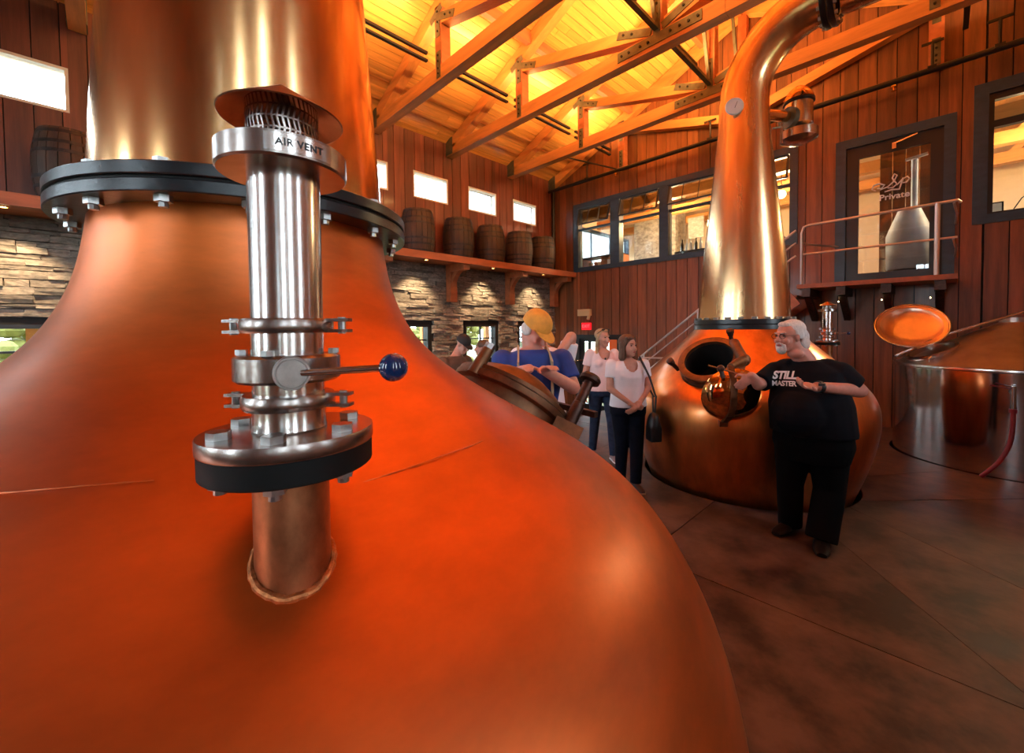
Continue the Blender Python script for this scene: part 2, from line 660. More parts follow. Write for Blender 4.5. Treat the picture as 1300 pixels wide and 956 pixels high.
def window(n, axis, c, op, depth, fm, bars=(), fw=0.05, glass='glass', hbars=(), inset=0.05, port=None):
    """frame, panes and bars filling one opening; c = inner wall face, depth goes outwards (signed)"""
    u0, u1, z0, z1 = op
    P = (lambda u, d, z: (c + d, u, z)) if axis == 'x' else (lambda u, d, z: (u, c + d, z))
    t = thing('window_%d' % n, P((u0 + u1) / 2, 0, z0), kind='structure')
    d0, d1 = sorted((-0.02 * (1 if depth > 0 else -1), depth))
    mb = MB()

    def bx(mb, a, b, p, q, e0=d0, e1=d1):
        lo, hi = P(a, e0, p), P(b, e1, q)
        mb.box([(i + j) / 2 for i, j in zip(lo, hi)], [abs(j - i) for i, j in zip(lo, hi)])
    bx(mb, u0, u0 + fw, z0, z1)
    bx(mb, u1 - fw, u1, z0, z1)
    bx(mb, u0 + fw, u1 - fw, z0, z0 + fw)
    bx(mb, u0 + fw, u1 - fw, z1 - fw, z1)
    obj('frame', mb, fm, t, smooth=0)
    us = [u0 + fw] + list(bars) + [u1 - fw]
    zs = [z0 + fw] + list(hbars) + [z1 - fw]
    for b in bars:
        mb = MB()
        bx(mb, b - .015, b + .015, z0 + fw, z1 - fw, depth * .4, depth * .7)
        obj('mullion', mb, fm, t, smooth=0)
    for b in hbars:
        mb = MB()
        bx(mb, u0 + fw, u1 - fw, b - .015, b + .015, depth * .42, depth * .68)
        obj('glazing_bar', mb, fm, t, smooth=0)
    for a, b in zip(us, us[1:]):
        for p, q in zip(zs, zs[1:]):
            mb = MB()
            bx(mb, a, b, p, q, depth * .53, depth * .57)
            obj('pane', mb, glass, t, smooth=0)
    return t


wn = 1
for o in hi_win:
    window(wn, 'x', XL, o, -0.16, 'window_white', fw=0.035)
    portal((XL - .2, (o[0] + o[1]) / 2, (o[2] + o[3]) / 2), (o[3] - o[2], o[1] - o[0]), (0, -pi / 2, 0))
    wn += 1
for o in lo_win:
    window(wn, 'x', XL, o, -0.16, 'trim_dark', bars=[(o[0] + o[1]) / 2 + .05], hbars=[1.5], fw=0.05)
    portal((XL - .2, (o[0] + o[1]) / 2, (o[2] + o[3]) / 2), (o[3] - o[2], o[1] - o[0]), (0, -pi / 2, 0))
    wn += 1
for o in near_win:
    window(wn, 'y', YF, o, -0.15, 'trim_dark', bars=[(o[0] + o[1]) / 2], hbars=[2.9], fw=0.06)
    portal(((o[0] + o[1]) / 2, YF - .2, (o[2] + o[3]) / 2), (o[1] - o[0], o[3] - o[2]), (pi / 2, 0, 0))
    wn += 1
for o in right_win:
    window(wn, 'x', XR, o, 0.15, 'trim_dark', bars=[(o[0] + o[1]) / 2], hbars=[3.0], fw=0.06)
    portal((XR + .2, (o[0] + o[1]) / 2, (o[2] + o[3]) / 2), (o[3] - o[2], o[1] - o[0]), (0, pi / 2, 0))
    wn += 1


def ybox(mb, a, b, y0, y1, p, q):
    mb.box(((a + b) / 2, (y0 + y1) / 2, (p + q) / 2), (b - a, abs(y1 - y0), q - p))


# long interior window band of the upper room
t = thing('window_%d' % wn, ((BAND[0] + BAND[1]) / 2, YB, BAND[2]), kind='structure')
wn += 1
fr = MB()
for (a, b, p, q) in ((-7.146, -6.99, 3.27, 5.12), (-5.97, -5.71, 3.38, 5.0), (-4.645, -4.43, 3.38, 5.0), (-3.37, -3.13, 3.38, 5.0), (-2.04, -1.91, 3.27, 5.12),
                     (-6.99, -2.04, 3.27, 3.385), (-6.99, -2.04, 4.985, 5.12)):
    ybox(fr, a, b, YB - 0.05, YB + 0.16, p, q)
obj('frame', fr, 'trim_blue', t, smooth=0)
for a, b in ((-6.99, -5.97), (-5.71, -4.645), (-4.43, -3.37), (-3.13, -2.04)):
    mb = MB()
    ybox(mb, a, b, YB + .02, YB + .12, 4.40, 4.45)
    obj('transom_bar', mb, 'trim_blue', t, smooth=0)
    mb = MB()
    ybox(mb, a, b, YB + .06, YB + .066, 3.385, 4.40)
    obj('pane', mb, 'glass', t, smooth=0)
    # awning sash hinged at the head, its foot swung into the still house
    hx, hz, ln, an = YB - 0.01, 4.97, 0.46, math.radians(16)
    dz, dy = -math.cos(an), -math.sin(an)
    sash = MB()
    A, B = Vector((a + .03, hx, hz)), Vector((b - .03, hx, hz))
    dn = Vector((0, dy, dz)) * ln
    for p, q in ((A, B), (A + dn, B + dn), (A, A + dn), (B, B + dn)):
        sash.bar(p, q, 0.035, 0.03, up=(0, 1, .2))
    s_ = obj('sash', sash, 'trim_dark', t, smooth=0)
    mb = MB()
    mb.loft([[A, B, B + Vector((0, .005, 0)), A + Vector((0, .005, 0))], [A + dn, B + dn, B + dn + Vector((0, .005, 0)), A + dn + Vector((0, .005, 0))]])
    obj('sash_pane', mb, 'glass', s_, smooth=0)
    for k in (1, 2):
        mb = MB()
        x = a + (b - a) * k / 3
        mb.bar((x, hx, hz), Vector((x, hx, hz)) + dn, 0.012, 0.012)
        obj('sash_bar', mb, 'trim_dark', s_, smooth=0)

# window of the office at the right
t = thing('window_%d' % wn, (1.2, YB, 3.3), kind='structure')
wn += 1
fr = MB()
for (a, b, p, q) in ((0.295, 0.445, 3.21, 5.26), (2.05, 2.2, 3.21, 5.26), (.445, 2.05, 3.21, 3.34), (.445, 2.05, 5.09, 5.26)):
    ybox(fr, a, b, YB - 0.05, YB + 0.16, p, q)
obj('frame', fr, 'trim_blue', t, smooth=0)
for (a, b, p, q) in ((.445, .50, 3.34, 5.09), (.50, 2.05, 4.60, 4.70), (.5, 2.05, 5.0, 5.09), (.5, 2.05, 3.34, 3.37)):
    mb = MB()
    ybox(mb, a, b, YB + 0.0, YB + .10, p, q)
    obj('inner_frame', mb, 'trim_dark', t, smooth=0)
for a, b in ((.50, .80), (.815, 1.12), (1.135, 1.44), (1.455, 1.75), (1.765, 2.05)):
    mb = MB()
    ybox(mb, a, b, YB + .05, YB + .055, 4.70, 5.0)
    obj('transom_pane', mb, 'glass', t, smooth=0)
    if a > .6:
        mb = MB()
        ybox(mb, a - .015, a, YB + .03, YB + .08, 4.70, 5.0)
        obj('mullion', mb, 'trim_dark', t, smooth=0)
mb = MB()
ybox(mb, .5, 2.05, YB + .05, YB + .056, 3.37, 4.60)
obj('pane', mb, 'glass', t, smooth=0)

# glazed door at the head of the stair
t = thing('door_1', (-0.6, YB, 2.43), kind='structure')
fr = MB()
for (a, b, p, q) in ((-1.345, -1.20, 2.43, 4.95), (-0.01, 0.125, 2.43, 4.95), (-1.20, -.01, 4.80, 4.95)):
    ybox(fr, a, b, YB - 0.05, YB + 0.15, p, q)
obj('frame', fr, 'trim_blue', t, smooth=0)
lf = MB()
for (a, b, p, q) in ((-1.20, -1.03, 2.43, 4.80), (-.155, -.01, 2.43, 4.80), (-1.03, -.155, 4.60, 4.80), (-1.03, -.155, 2.43, 2.62)):
    ybox(lf, a, b, YB + 0.0, YB + 0.06, p, q)
leaf = obj('door_leaf', lf, 'trim_dark', t, smooth=0)
mb = MB()
ybox(mb, -1.03, -.155, YB + .025, YB + .032, 2.62, 4.60)
obj('pane', mb, 'glass_door', leaf, smooth=0)
mb = MB()
mb.bar((-.60, YB - .03, 4.70), (-.30, YB - .09, 4.76), .03, .02)
mb.bar((-.58, YB - .03, 4.62), (-.58, YB - .03, 4.72), .05, .04)
obj('door_closer', mb, 'steel', t, smooth=0)
R_wall = Matrix(((1, 0, 0), (0, 0, 1), (0, 1, 0)))   # text plane facing -Y


def wall_text(name, body, size, x, z, y, m, parent, shear=0.0, bold=0.0, spacing=1.0):
    me = text_mesh(body, size, 0.001, shear, 'CENTER', bold, spacing)
    o_ = wloc(parent)
    for v in me.vertices:
        v.co = Vector((x + v.co.x, y - v.co.z, z + v.co.y)) - o_
    me.materials.clear()
    return obj(name, me, m, parent)


wall_text('lettering', 'Private', 0.135, -0.575, 3.86, YB + .02, 'white_print', leaf, 0.0, 0.003)
mb = MB()
# script monogram: flourished S joined to a p
mono = [[(-.22, 4.0), (-.27, 4.03), (-.25, 4.09), (-.17, 4.11), (-.10, 4.07), (-.14, 4.02), (-.20, 4.03)],
        [(-.16, 4.0), (-.06, 4.03), (.02, 4.10), (.06, 4.19), (.03, 4.22), (.0, 4.16), (.03, 4.10), (.06, 4.05), (.01, 4.0), (-.06, 4.01)],
        [(.06, 4.03), (.12, 4.10), (.14, 4.13), (.11, 4.02), (.09, 3.95)],
        [(.13, 4.11), (.19, 4.14), (.22, 4.10), (.18, 4.05), (.13, 4.05)],
        [(-.10, 3.955), (.0, 3.97), (.10, 3.955)]]
for st in mono:
    mb.tube([(-0.60 + x * .95, YB + .018, z) for x, z in st], [.006 + .007 * math.sin(pi * (i + .5) / len(st)) for i in range(len(st))], 6)
obj('emblem', mb, 'white_print', leaf)

# exit door on the lower level
t = thing('door_2', (-6.37, YB, ZLOW), kind='structure')
fr = MB()
for (a, b, p, q) in ((-7.095, -6.97, ZLOW, 1.55), (-5.78, -5.655, ZLOW, 1.55), (-6.97, -5.78, 1.44, 1.55)):
    ybox(fr, a, b, YB - .05, YB + .15, p, q)
obj('frame', fr, 'trim_dark', t, smooth=0)
lf = MB()
for (a, b, p, q) in ((-6.97, -6.86, ZLOW, 1.44), (-5.89, -5.78, ZLOW, 1.44), (-6.86, -5.89, 1.36, 1.44), (-6.86, -5.89, ZLOW, ZLOW + .25), (-6.72, -6.66, ZLOW + .25, 1.36)):
    ybox(lf, a, b, YB + .02, YB + .07, p, q)
leaf2 = obj('door_leaf', lf, 'trim_dark', t, smooth=0)
mb = MB()
ybox(mb, -6.86, -5.89, YB + .04, YB + .046, ZLOW + .25, 1.36)
obj('pane', mb, 'glass', leaf2, smooth=0)

# ------------------------------------------------------------------ roof
ce = thing('ceiling', (XC, 2.5, 5.95), kind='structure')
TH = math.atan(SL)
RL = 5.08 / math.cos(TH)
NP = 40
pw = RL / NP
umesh = None
for side in (-1, 1):
    for i in range(NP):
        s0 = i * pw
        xm = side * (5.08 - (s0 + pw / 2) * math.cos(TH)) + XC
        zm = 5.95 + (s0 + pw / 2) * math.sin(TH)
        cuts = [YF] + sorted(random.uniform(YF + 2, YB - 2) for _ in range(2 if side < 0 else 1)) + [YB]
        for a, b in zip(cuts, cuts[1:]):
            o = piece('roof_plank', (xm - pw / 2 + .003, a + .003, zm - .012), (xm + pw / 2 - .003, b - .003, zm + .012), 'pine', ce)
            o.rotation_euler = (0, side * TH, 0)
mb = MB()
for side in (-1, 1):
    mb.prism([(0, 0.02), (RL + .1, 0.02), (RL + .1, .1), (0, .1)], YF - .3, YB + .3, ((XC + side * 5.08, 0, 5.95), (-side * math.cos(TH), 0, math.sin(TH)), (side * math.sin(TH), 0, math.cos(TH)), (0, 1, 0)))
obj('roof_deck', mb, 'dark_gap', ce, smooth=0)
for x in (-5.28, -0.38, -3.6, -2.06):
    mb = MB()
    zz = roof_z(x) - 0.14
    ybox(mb, x - .05, x + .05, YF, YB, zz - .09, zz + .09)
    obj('purlin', mb, 'beam_red', ce, smooth=0)

# trusses
TY = [-0.17, 1.90, 3.93, 5.72, 7.64, 9.27]
TLAB = ['heavy timber roof truss over the tall left still neck', 'timber roof truss between the left still and the barrel row', 'timber roof truss with its heel left of the first barrel window',
        'timber roof truss whose heel sits between first and second barrel windows', 'timber roof truss whose steel centre plate is beside the swan neck', 'timber end truss set against the plank wall above the windows']


def truss(y, label):
    wd = 0.17
    t = thing('roof_truss', (XC, y, 5.65), label, 'roof truss', 'timber trusses across the still house')
    yf = y - wd / 2
    end = y > 9
    for a, b in ((XL + .03, XC + .9), (XC + .905, XR - .03)):
        if not end:
            mb = MB()
            ybox(mb, a, b, y - wd / 2, y + wd / 2, 5.64, 5.86)
            obj('bottom_chord', mb, 'beam', t, smooth=0)
    for s in (-1, 1):
        mb = MB()
        x0, x1 = XC + s * 5.02, XC + s * .02
        mb.bar((x0, y, roof_z(x0) - .16), (x1, y, roof_z(x1) - .16), wd, .22)
        obj('rafter', mb, 'beam', t, smooth=0)
        xp = XC + s * 2.72
        mb = MB()
        ybox(mb, xp - .085, xp + .085, y - wd / 2, y + wd / 2, 5.66 if end else 5.86, roof_z(xp) - .2)
        pst = obj('post', mb, 'beam_red', t, smooth=0)
        mb = MB()
        mb.bar((xp - s * .1, y, roof_z(xp) - .42), (XC + s * .12, y, 5.93), wd, .17)
        obj('strut', mb, 'beam', t, smooth=0)
        # heel plate at the wall, plates on the post
        pl = MB()
        ybox(pl, *sorted((XC + s * 5.06, XC + s * 4.82)), yf - .012, yf, 5.66, 6.02)
        ybox(pl, *sorted((XC + s * 5.06, XC + s * 4.82)), y + wd / 2, y + wd / 2 + .012, 5.66, 6.02)
        obj('heel_plate', pl, 'plate', t, smooth=0)
        pl = MB()
        ybox(pl, xp - .05, xp + .05, yf - .01, yf, 5.68, 6.08)
        q = obj('post_plate', pl, 'plate', t, smooth=0)
        for zz in (5.74, 5.82, 5.93, 6.02):
            obj('bolt', MB().cyl((xp, yf - .025, zz), (xp, yf - .008, zz), .016, n=8), 'bolt_dark', q)
        zt = roof_z(xp) - .36
        pl = MB()
        ybox(pl, xp - .05, xp + .05, yf - .01, yf, zt - .32, zt + .12)
        pl.bar((xp - s * .02, yf - .006, zt - .02), (xp - s * .42, yf - .006, zt - .17), .01, .11)
        pl.bar((xp + s * .2, yf - .006, zt - .02), (xp - s * .1, yf - .006, zt + .11), .01, .11)
        q = obj('post_plate', pl, 'plate', t, smooth=0)
        for bx_, bz in ((0, .06), (0, -.1), (0, -.24), (-s * .2, -.085), (-s * .33, -.135)):
            obj('bolt', MB().cyl((xp + bx_, yf - .025, zt + bz), (xp + bx_, yf - .008, zt + bz), .016, n=8), 'bolt_dark', q)
    mb = MB()
    ybox(mb, XC - .075, XC + .075, y - wd / 2, y + wd / 2, 5.86, roof_z(XC) - .3)
    obj('king_post', mb, 'beam_red', t, smooth=0)
    if end:
        return t
    pl = MB()
    ybox(pl, XC - .62, XC + .62, yf - .012, yf, 5.70, 5.84)
    ybox(pl, XC - .05, XC + .05, yf - .012, yf, 5.84, 6.32)
    for s in (-1, 1):
        pl.bar((XC + s * .08, yf - .006, 5.9), (XC + s * .62, yf - .006, 6.10), .012, .11)
    q = obj('centre_plate', pl, 'plate', t, smooth=0)
    for bx_, bz in [(-.55, 5.77), (-.43, 5.77), (-.25, 5.77), (-.13, 5.77), (.2, 5.77), (.33, 5.77), (.45, 5.77), (.57, 5.77), (0, 6.1), (0, 6.24), (.38, 6.01), (.52, 6.065), (-.38, 6.01), (-.52, 6.065)]:
        bl = MB()
        bl.cyl((XC + bx_, yf - .028, bz), (XC + bx_, yf - .008, bz), .018, n=8)
        obj('bolt', bl, 'bolt_dark', q)
    return t


for y, l in zip(TY, TLAB):
    truss(y, l)
for a, b in zip(TY, TY[1:]):
    mb = MB()
    mb.bar((XC, a + .1, 5.90), (XC, b - .1, 5.90), .07, .05)
    mb.bar((XC, b - .12, 5.92), (XC, b - .62, 7.6), .05, .05)
    obj('tie_bar', mb, 'plate', ce, smooth=0)

# linear uplights: pairs of black bars carried by the posts
ULAB = ['behind the left still neck', 'nearest the left still neck', 'between the two middle trusses', 'just before the last free truss', 'ending over the plank wall windows']
for i, (a, b) in enumerate(zip(TY, TY[1:])):
    for s, nm in ((-1, 'barrel-wall side'), (1, 'tank side')):
        x = XC + s * 3.02
        t = thing('uplight_bar', (x, (a + b) / 2, 6.05), 'black linear uplight under roof planks on the %s, %s' % (nm, ULAB[i]), 'light fixture', 'linear uplights between trusses')
        mb = MB()
        ybox(mb, x - .025, x + .025, a + .1, b - .1, 6.17, 6.21)
        ho = obj('upper_bar', mb, 'lamp_body', t, smooth=0)
        mb = MB()
        ybox(mb, x - .03, x + .03, a + .1, b - .1, 6.05, 6.08)
        obj('lower_bar', mb, 'lamp_body', t, smooth=0)
        mb = MB()
        ybox(mb, x - .012, x + .012, a + .2, b - .2, 6.205, 6.215)
        obj('lamp_strip', mb, 'lamp_glow', t, smooth=0)
        light('uplight_lamp', 'AREA', (x, (a + b) / 2, 6.22), UPLIGHT_W * (1 if s < 0 else .4), WARM, (.06, b - a - .4), (pi, 0, 0), t)

# added fill lights on the steel tie bars, to brighten the roof planks
for i, (a, b) in enumerate(zip(TY, TY[1:])):
    t = thing('ridge_fill', (XC, (a + b) / 2, 5.93), 'slim black fill light added on the ridge tie bar, ' + ULAB[i], 'light fixture', 'added fill lights on the ridge tie bars')
    mb = MB()
    ybox(mb, XC - .04, XC + .04, a + .15, b - .7, 5.93, 5.965)
    obj('housing', mb, 'lamp_body', t, smooth=0)
    for s in (-1, 1):
        light('ridge_fill_lamp', 'AREA', (XC + s * .06, (a + b) / 2 - .2, 6.0), RIDGE_FILL_W * (.55 if s > 0 else 1), WARM, (.08, b - a - .9), (0, pi - s * math.radians(-40), 0), t)

# ------------------------------------------------------------------ floor
HOLES = [(-1.579, .363, 1.44), (-1.628, 5.358, 1.10), (0.65, 8.2, 1.16)]
fl = thing('floor', (-1.3, 2.4, 0), kind='structure')


def split(poly, p, q):
    p, q = Vector(p), Vector(q)
    n = Vector((-(q - p).y, (q - p).x))
    A, B = [], []
    for i in range(len(poly)):
        a, b = Vector(poly[i]), Vector(poly[(i + 1) % len(poly)])
        da, db = (a - p).dot(n), (b - p).dot(n)
        (A if da >= 0 else B).append(a)
        if da * db < 0:
            c = a + (b - a) * (da / (da - db))
            A.append(c)
            B.append(c)
    return A, B


rect = [(XEDGE, YF), (XR, YF), (XR, YB), (XEDGE, YB)]
north, south = split(rect, (-5, 2.89), (5, 2.89))
nw, ne = split(north, (-1.54, 0), (-1.54, 5))
polys = []
cur = ne
for p, q in (((-.547, 4.148), (.249, 3.074)), ((-.406, 4.85), (.394, 4.211)), ((-.19, 5.612), (.234, 6.053)), ((-.337, 6.491), (.176, 7.193))):
    up_, dn = split(cur, p, q)
    c_up = sum((Vector(v) for v in up_), Vector((0, 0))) / max(len(up_), 1)
    a_, b_ = (up_, dn)
    # keep cutting the piece that lies farther along +y
    ca = sum((v.y for v in a_)) / max(1, len(a_))
    cb = sum((v.y for v in b_)) / max(1, len(b_))
    if ca > cb:
        polys.append(b_)
        cur = a_
    else:
        polys.append(a_)
        cur = b_
polys.append(cur)
for base, cuts in ((nw, [((-5, 6.2), (5, 6.2)), ((-3.4, 0), (-3.4, 5))]), (south, [((-5, .6), (5, .6)), ((-5, -1.9), (5, -1.9)), ((-1.54, 0), (-1.54, 5))])):
    ps = [base]
    for p, q in cuts:
        nx = []
        for x in ps:
            nx += [h for h in split(x, p, q) if len(h) > 2]
        ps = nx
    polys += ps
cutters = []
for x, y, r in HOLES:
    mb = MB()
    mb.cyl((x, y, -1), (x, y, 1), r, n=96)
    cutters.append(obj('hole_cutter', mb, None))
bpy.context.view_layer.update()
dg = bpy.context.evaluated_depsgraph_get
for poly in polys:
    c = sum((Vector(p) for p in poly), Vector((0, 0))) / len(poly)
    ins = [c + (Vector(p) - c) * (1 - 0.007 / max(.2, (Vector(p) - c).length)) for p in poly]
    mb = MB()
    mb.loft([[(p.x, p.y, -.10) for p in ins], [(p.x, p.y, 0) for p in ins]])
    o = obj('floor_slab', mb, 'concrete', fl, smooth=0)
    for k in cutters:
        m_ = o.modifiers.new('hole', 'BOOLEAN')
        m_.object = k
        m_.solver = 'EXACT'
    bpy.context.view_layer.update()
    me = D.meshes.new_from_object(o.evaluated_get(dg()))
    o.modifiers.clear()
    if len(me.vertices) == 0:
        D.objects.remove(o)
        continue
    o.data = me
mb = MB()
ybox(mb, XEDGE, XR, YF, YB, -.62, -.60)
ybox(mb, XEDGE - .03, XEDGE, YF, YB, -.6, -.01)
obj('floor_pit', mb, 'dark_gap', fl, smooth=0)
# joint bed just under the slab tops, cut by the same holes
mb = MB()
ybox(mb, XEDGE, XR, YF, YB, -.08, -.012)
o = obj('joint_bed', mb, 'dark_gap', fl, smooth=0)
for k in cutters:
    m_ = o.modifiers.new('hole', 'BOOLEAN')
    m_.object = k
    m_.solver = 'EXACT'
bpy.context.view_layer.update()
me = D.meshes.new_from_object(o.evaluated_get(dg()))
o.modifiers.clear()
o.data = me
for k in cutters:
    D.objects.remove(k)
mb = MB()
ybox(mb, XL, XEDGE - .03, YF, YB, ZLOW - .1, ZLOW)
obj('floor_lower', mb, 'concrete_low', kind='structure', smooth=0)
# added porch roof and hedge cut the sky light at the lower windows
t = thing('porch', (XL - 1.6, 2.5, -.75), 'added timber porch roof keeping sky off the lower windows', 'porch')
mb = MB()
ybox(mb, XL - 3.0, XL - .2, YF, YB + 1, 2.5, 2.62)
obj('added_porch_roof', mb, 'beam', t, smooth=0)
for y in (-3.5, -.9, 1.7, 4.3, 6.75, 9.2):
    mb = MB()
    ybox(mb, XL - 2.9, XL - 2.75, y - .08, y + .08, -.75, 2.5)
    obj('porch_post', mb, 'beam', t, smooth=0)


def hedge(name, x0, x1, y0, y1, h, label):
    rnd = random.Random(len(label))
    mb = MB()
    for _ in range(900):
        r = rnd.uniform(.12, .3)
        mb.ell((rnd.uniform(x0, x1), rnd.uniform(y0, y1), rnd.uniform(-.6, h - .2)), (r, r * rnd.uniform(.7, 1.2), r * rnd.uniform(.6, 1)), None, 7, 5)
    return obj(name, mb, 'hedge', None, label, 'hedge', origin=((x0 + x1) / 2, (y0 + y1) / 2, -.75))


hedge('hedge', XL - 7.5, XL - 6, -6, 12, 2.6, 'yellow-green hedge outside the lower windows beyond the porch')
mb = MB()
ybox(mb, -8.6, -3.5, 12.2, 12.35, -.75, 2.2)
obj('wall_glare_screen', mb, 'window_white', kind='structure', smooth=0)  # added pale wall, keeps sky glare off the floor by the exit door
mb = MB()
ybox(mb, -60, 60, -60, 60, -.85, -.75)
obj('ground_outside', mb, 'grass', kind='structure', smooth=0)

# ------------------------------------------------------------------ upper room behind the plank wall
mb = MB()
ybox(mb, XL, XR + 1.5, YB + .15, 14.4, 2.25, 2.43)
obj('floor_upper', mb, 'concrete_low', kind='structure', smooth=0)
UW = (10.3, 13.6, 3.3, 4.9)
backing('wall_upper_left', 'x', XL - .15, XL, YB + .15, 14.4, 2.3, 8.2, [UW], 'cream')
window(wn, 'x', XL, UW, -.15, 'trim_blue', bars=[11.4, 12.5], fw=.07)
portal((XL - .2, 11.95, 4.1), (1.6, 3.3), (0, -pi / 2, 0))
wn += 1
backing('wall_upper_back', 'y', 14.4, 14.55, XL, XR + 1.5, 2.3, 8.2, [(-7.4, -6.2, 2.9, 4.6)], 'cream')
backing('wall_upper_right', 'x', XR + 1.5, XR + 1.65, YB + .15, 14.4, 2.3, 8.2, [], 'cream')
up = thing('ceiling_upper', (XC, 12, 5.4), kind='structure')
mb = MB()
mb.prism([(XL, 5.55), (XC, 6.7), (XR + 1.5, 5.3), (XR + 1.5, 5.45), (XC, 6.85), (XL, 5.7)], YB + .15, 14.4, ((0, 0, 0), (1, 0, 0), (0, 0, 1), (0, 1, 0)))
obj('plank_lining', mb, 'pine', up, smooth=0)
for y in (10.3, 11.7, 13.1):
    mb = MB()
    ybox(mb, XL, XR + 1.5, y - .1, y + .1, 4.95, 5.17)
    obj('ceiling_beam', mb, 'beam', up, smooth=0)
    for x in (-6.2, -4.4, -2.83, -.9, .9):
        mb = MB()
        mb.bar((x, y, 5.1), (x + .55, y, 5.75), .12, .12)
        obj('brace', mb, 'beam', up, smooth=0)
for x, y, nm in ((-5.2, 11.0, 'over the bar'), (-2.6, 11.2, 'in the middle of the upper room'), (1.2, 10.9, 'over the office')):
    t = thing('ceiling_lamp', (x, y, 4.7), 'glowing globe ceiling lamp ' + nm, 'lamp')
    mb = MB()
    mb.ell((x, y, 4.75), (.09, .09, .09))
    obj('globe', mb, 'lamp_glow', t)
    mb = MB()
    mb.cyl((x, y, 4.83), (x, y, 6.0), .01, n=6)
    obj('rod', mb, 'lamp_body', t)
    light('globe_light', 'POINT', (x, y, 4.6), ROOM_W, (1.0, .68, .36), .1, parent=t)

# chimney breast, bar, bottles, shelves
t = thing('chimney_breast', (-6.0, 12.6, 2.43), 'grey-brown stone chimney breast in the upper room', 'chimney')
mb = MB()
ybox(mb, -6.9, -5.55, 12.2, 12.9, 2.43, 5.7)
obj('stonework', mb, 'chimney', t, smooth=0)
mb = MB()
ybox(mb, -6.5, -6.1, 12.1, 12.2, 2.43, 3.7)
obj('firebox', mb, 'opening_black', t, smooth=0)
t = thing('back_cabinet', (-4.7, 12.5, 2.43), 'low black cabinet against the cream wall in upper room', 'cabinet')
mb = MB()
ybox(mb, -5.4, -4.0, 12.3, 12.8, 2.43, 3.95)
obj('body', mb, 'trim_dark', t, smooth=0)
mb = MB()
ybox(mb, -5.2, -4.75, 12.27, 12.3, 4.3, 4.9)
obj('wall_speaker', mb, 'chimney', t, smooth=0)
t = thing('bar_counter', (-3.6, 10.2, 2.43), 'dark red wooden bar counter behind the third pane of the band', 'counter')
mb = MB()
ybox(mb, -4.5, -2.3, 10.0, 10.5, 2.43, 3.50)
obj('front', mb, 'beam_red', t, smooth=0)
mb = MB()
ybox(mb, -4.55, -2.25, 9.95, 10.55, 3.50, 3.55)
obj('top', mb, 'trim_dark', t, smooth=0)
for i, x in enumerate((-4.42, -4.32, -4.22, -4.10, -3.98)):
    o = obj('bottle', MB().lathe([(.035, 3.55), (.035, 3.72), (.014, 3.78), (.014, 3.85)], (x, 10.1 + .03 * (i % 2), 0), n=10), 'bottle_white' if i in (1, 2, 4) else 'bottle_dark', None,
            ['dark bottle at the end of the bar counter by the mullion', 'white bottle on the bar counter next to the end dark bottle', 'white bottle between a white and a dark bottle on the bar', 'dark bottle between two white bottles on the bar counter', 'white bottle alone past the dark one on the bar counter'][i], 'bottle', 'bottles on the bar', origin=(x, 10.1, 3.55))
t = thing('shelf_unit', (-6.6, 10.3, 2.43), 'dark open shelf unit with goods behind the first pane', 'shelf')
for z in (2.9, 3.4, 3.75):
    mb = MB()
    ybox(mb, -7.4, -6.1, 10.1, 10.5, z, z + .03)
    obj('shelf_board', mb, 'trim_dark', t, smooth=0)
for x in (-7.4, -6.75, -6.13):
    mb = MB()
    ybox(mb, x, x + .03, 10.1, 10.5, 2.43, 3.78)
    obj('upright', mb, 'beam_red', t, smooth=0)
t2 = obj('picture_card', MB().box((-6.5, 10.2, 3.55), (.2, .02, .22)), 'dial', None, 'white framed card standing on the open shelf unit', 'picture', origin=(-6.5, 10.2, 3.43), smooth=0)
for i, (x, m_) in enumerate(((-7.2, 'strap_tan'), (-7.0, 'beam_red'), (-6.88, 'cream'), (-6.3, 'strap_tan'))):
    obj('gift_box', MB().box((x, 10.25, 3.53), (.1, .1, .2)), m_, None, ('tan', 'red-brown', 'cream', 'small tan')[i] + ' box on the open shelf unit', 'box', 'boxes on the shelf unit', origin=(x, 10.25, 3.43), smooth=0)
# panelled partition seen through the door glass, and a pale form built for a reflection
t = thing('wall_partition', (-.2, 10.6, 2.43), kind='structure')
x = -.85
while x < .28:
    piece('panel_board', (x + .005, 10.55, 2.43), (x + .175, 10.6, 5.2), 'cedar_back', t)
    x += .18
t = thing('pale_reflection', (-.42, 10.18, 2.43), 'pale bottle-shaped form with a tall thin neck, built for a reflection in the private door glass', 'reflection form')
mb = MB()
mb.lathe([(.29, 2.7), (.30, 2.72), (.31, 3.3), (.27, 3.42), (.16, 3.72), (.15, 3.75)], (-.42, 10.18, 0), n=28)
obj('body', mb, 'pale_reflection', t)
mb = MB()
mb.cyl((-.36, 10.18, 3.75), (-.36, 10.18, 4.6), .045, n=12)
mb.bar((-.48, 10.18, 4.62), (-.2, 10.18, 4.66), .05, .04)
obj('neck', mb, 'pale_reflection', t)
mb = MB()
mb.cyl((-.42, 10.18, 2.43), (-.42, 10.18, 2.7), .2, n=16)
obj('foot', mb, 'trim_dark', t)
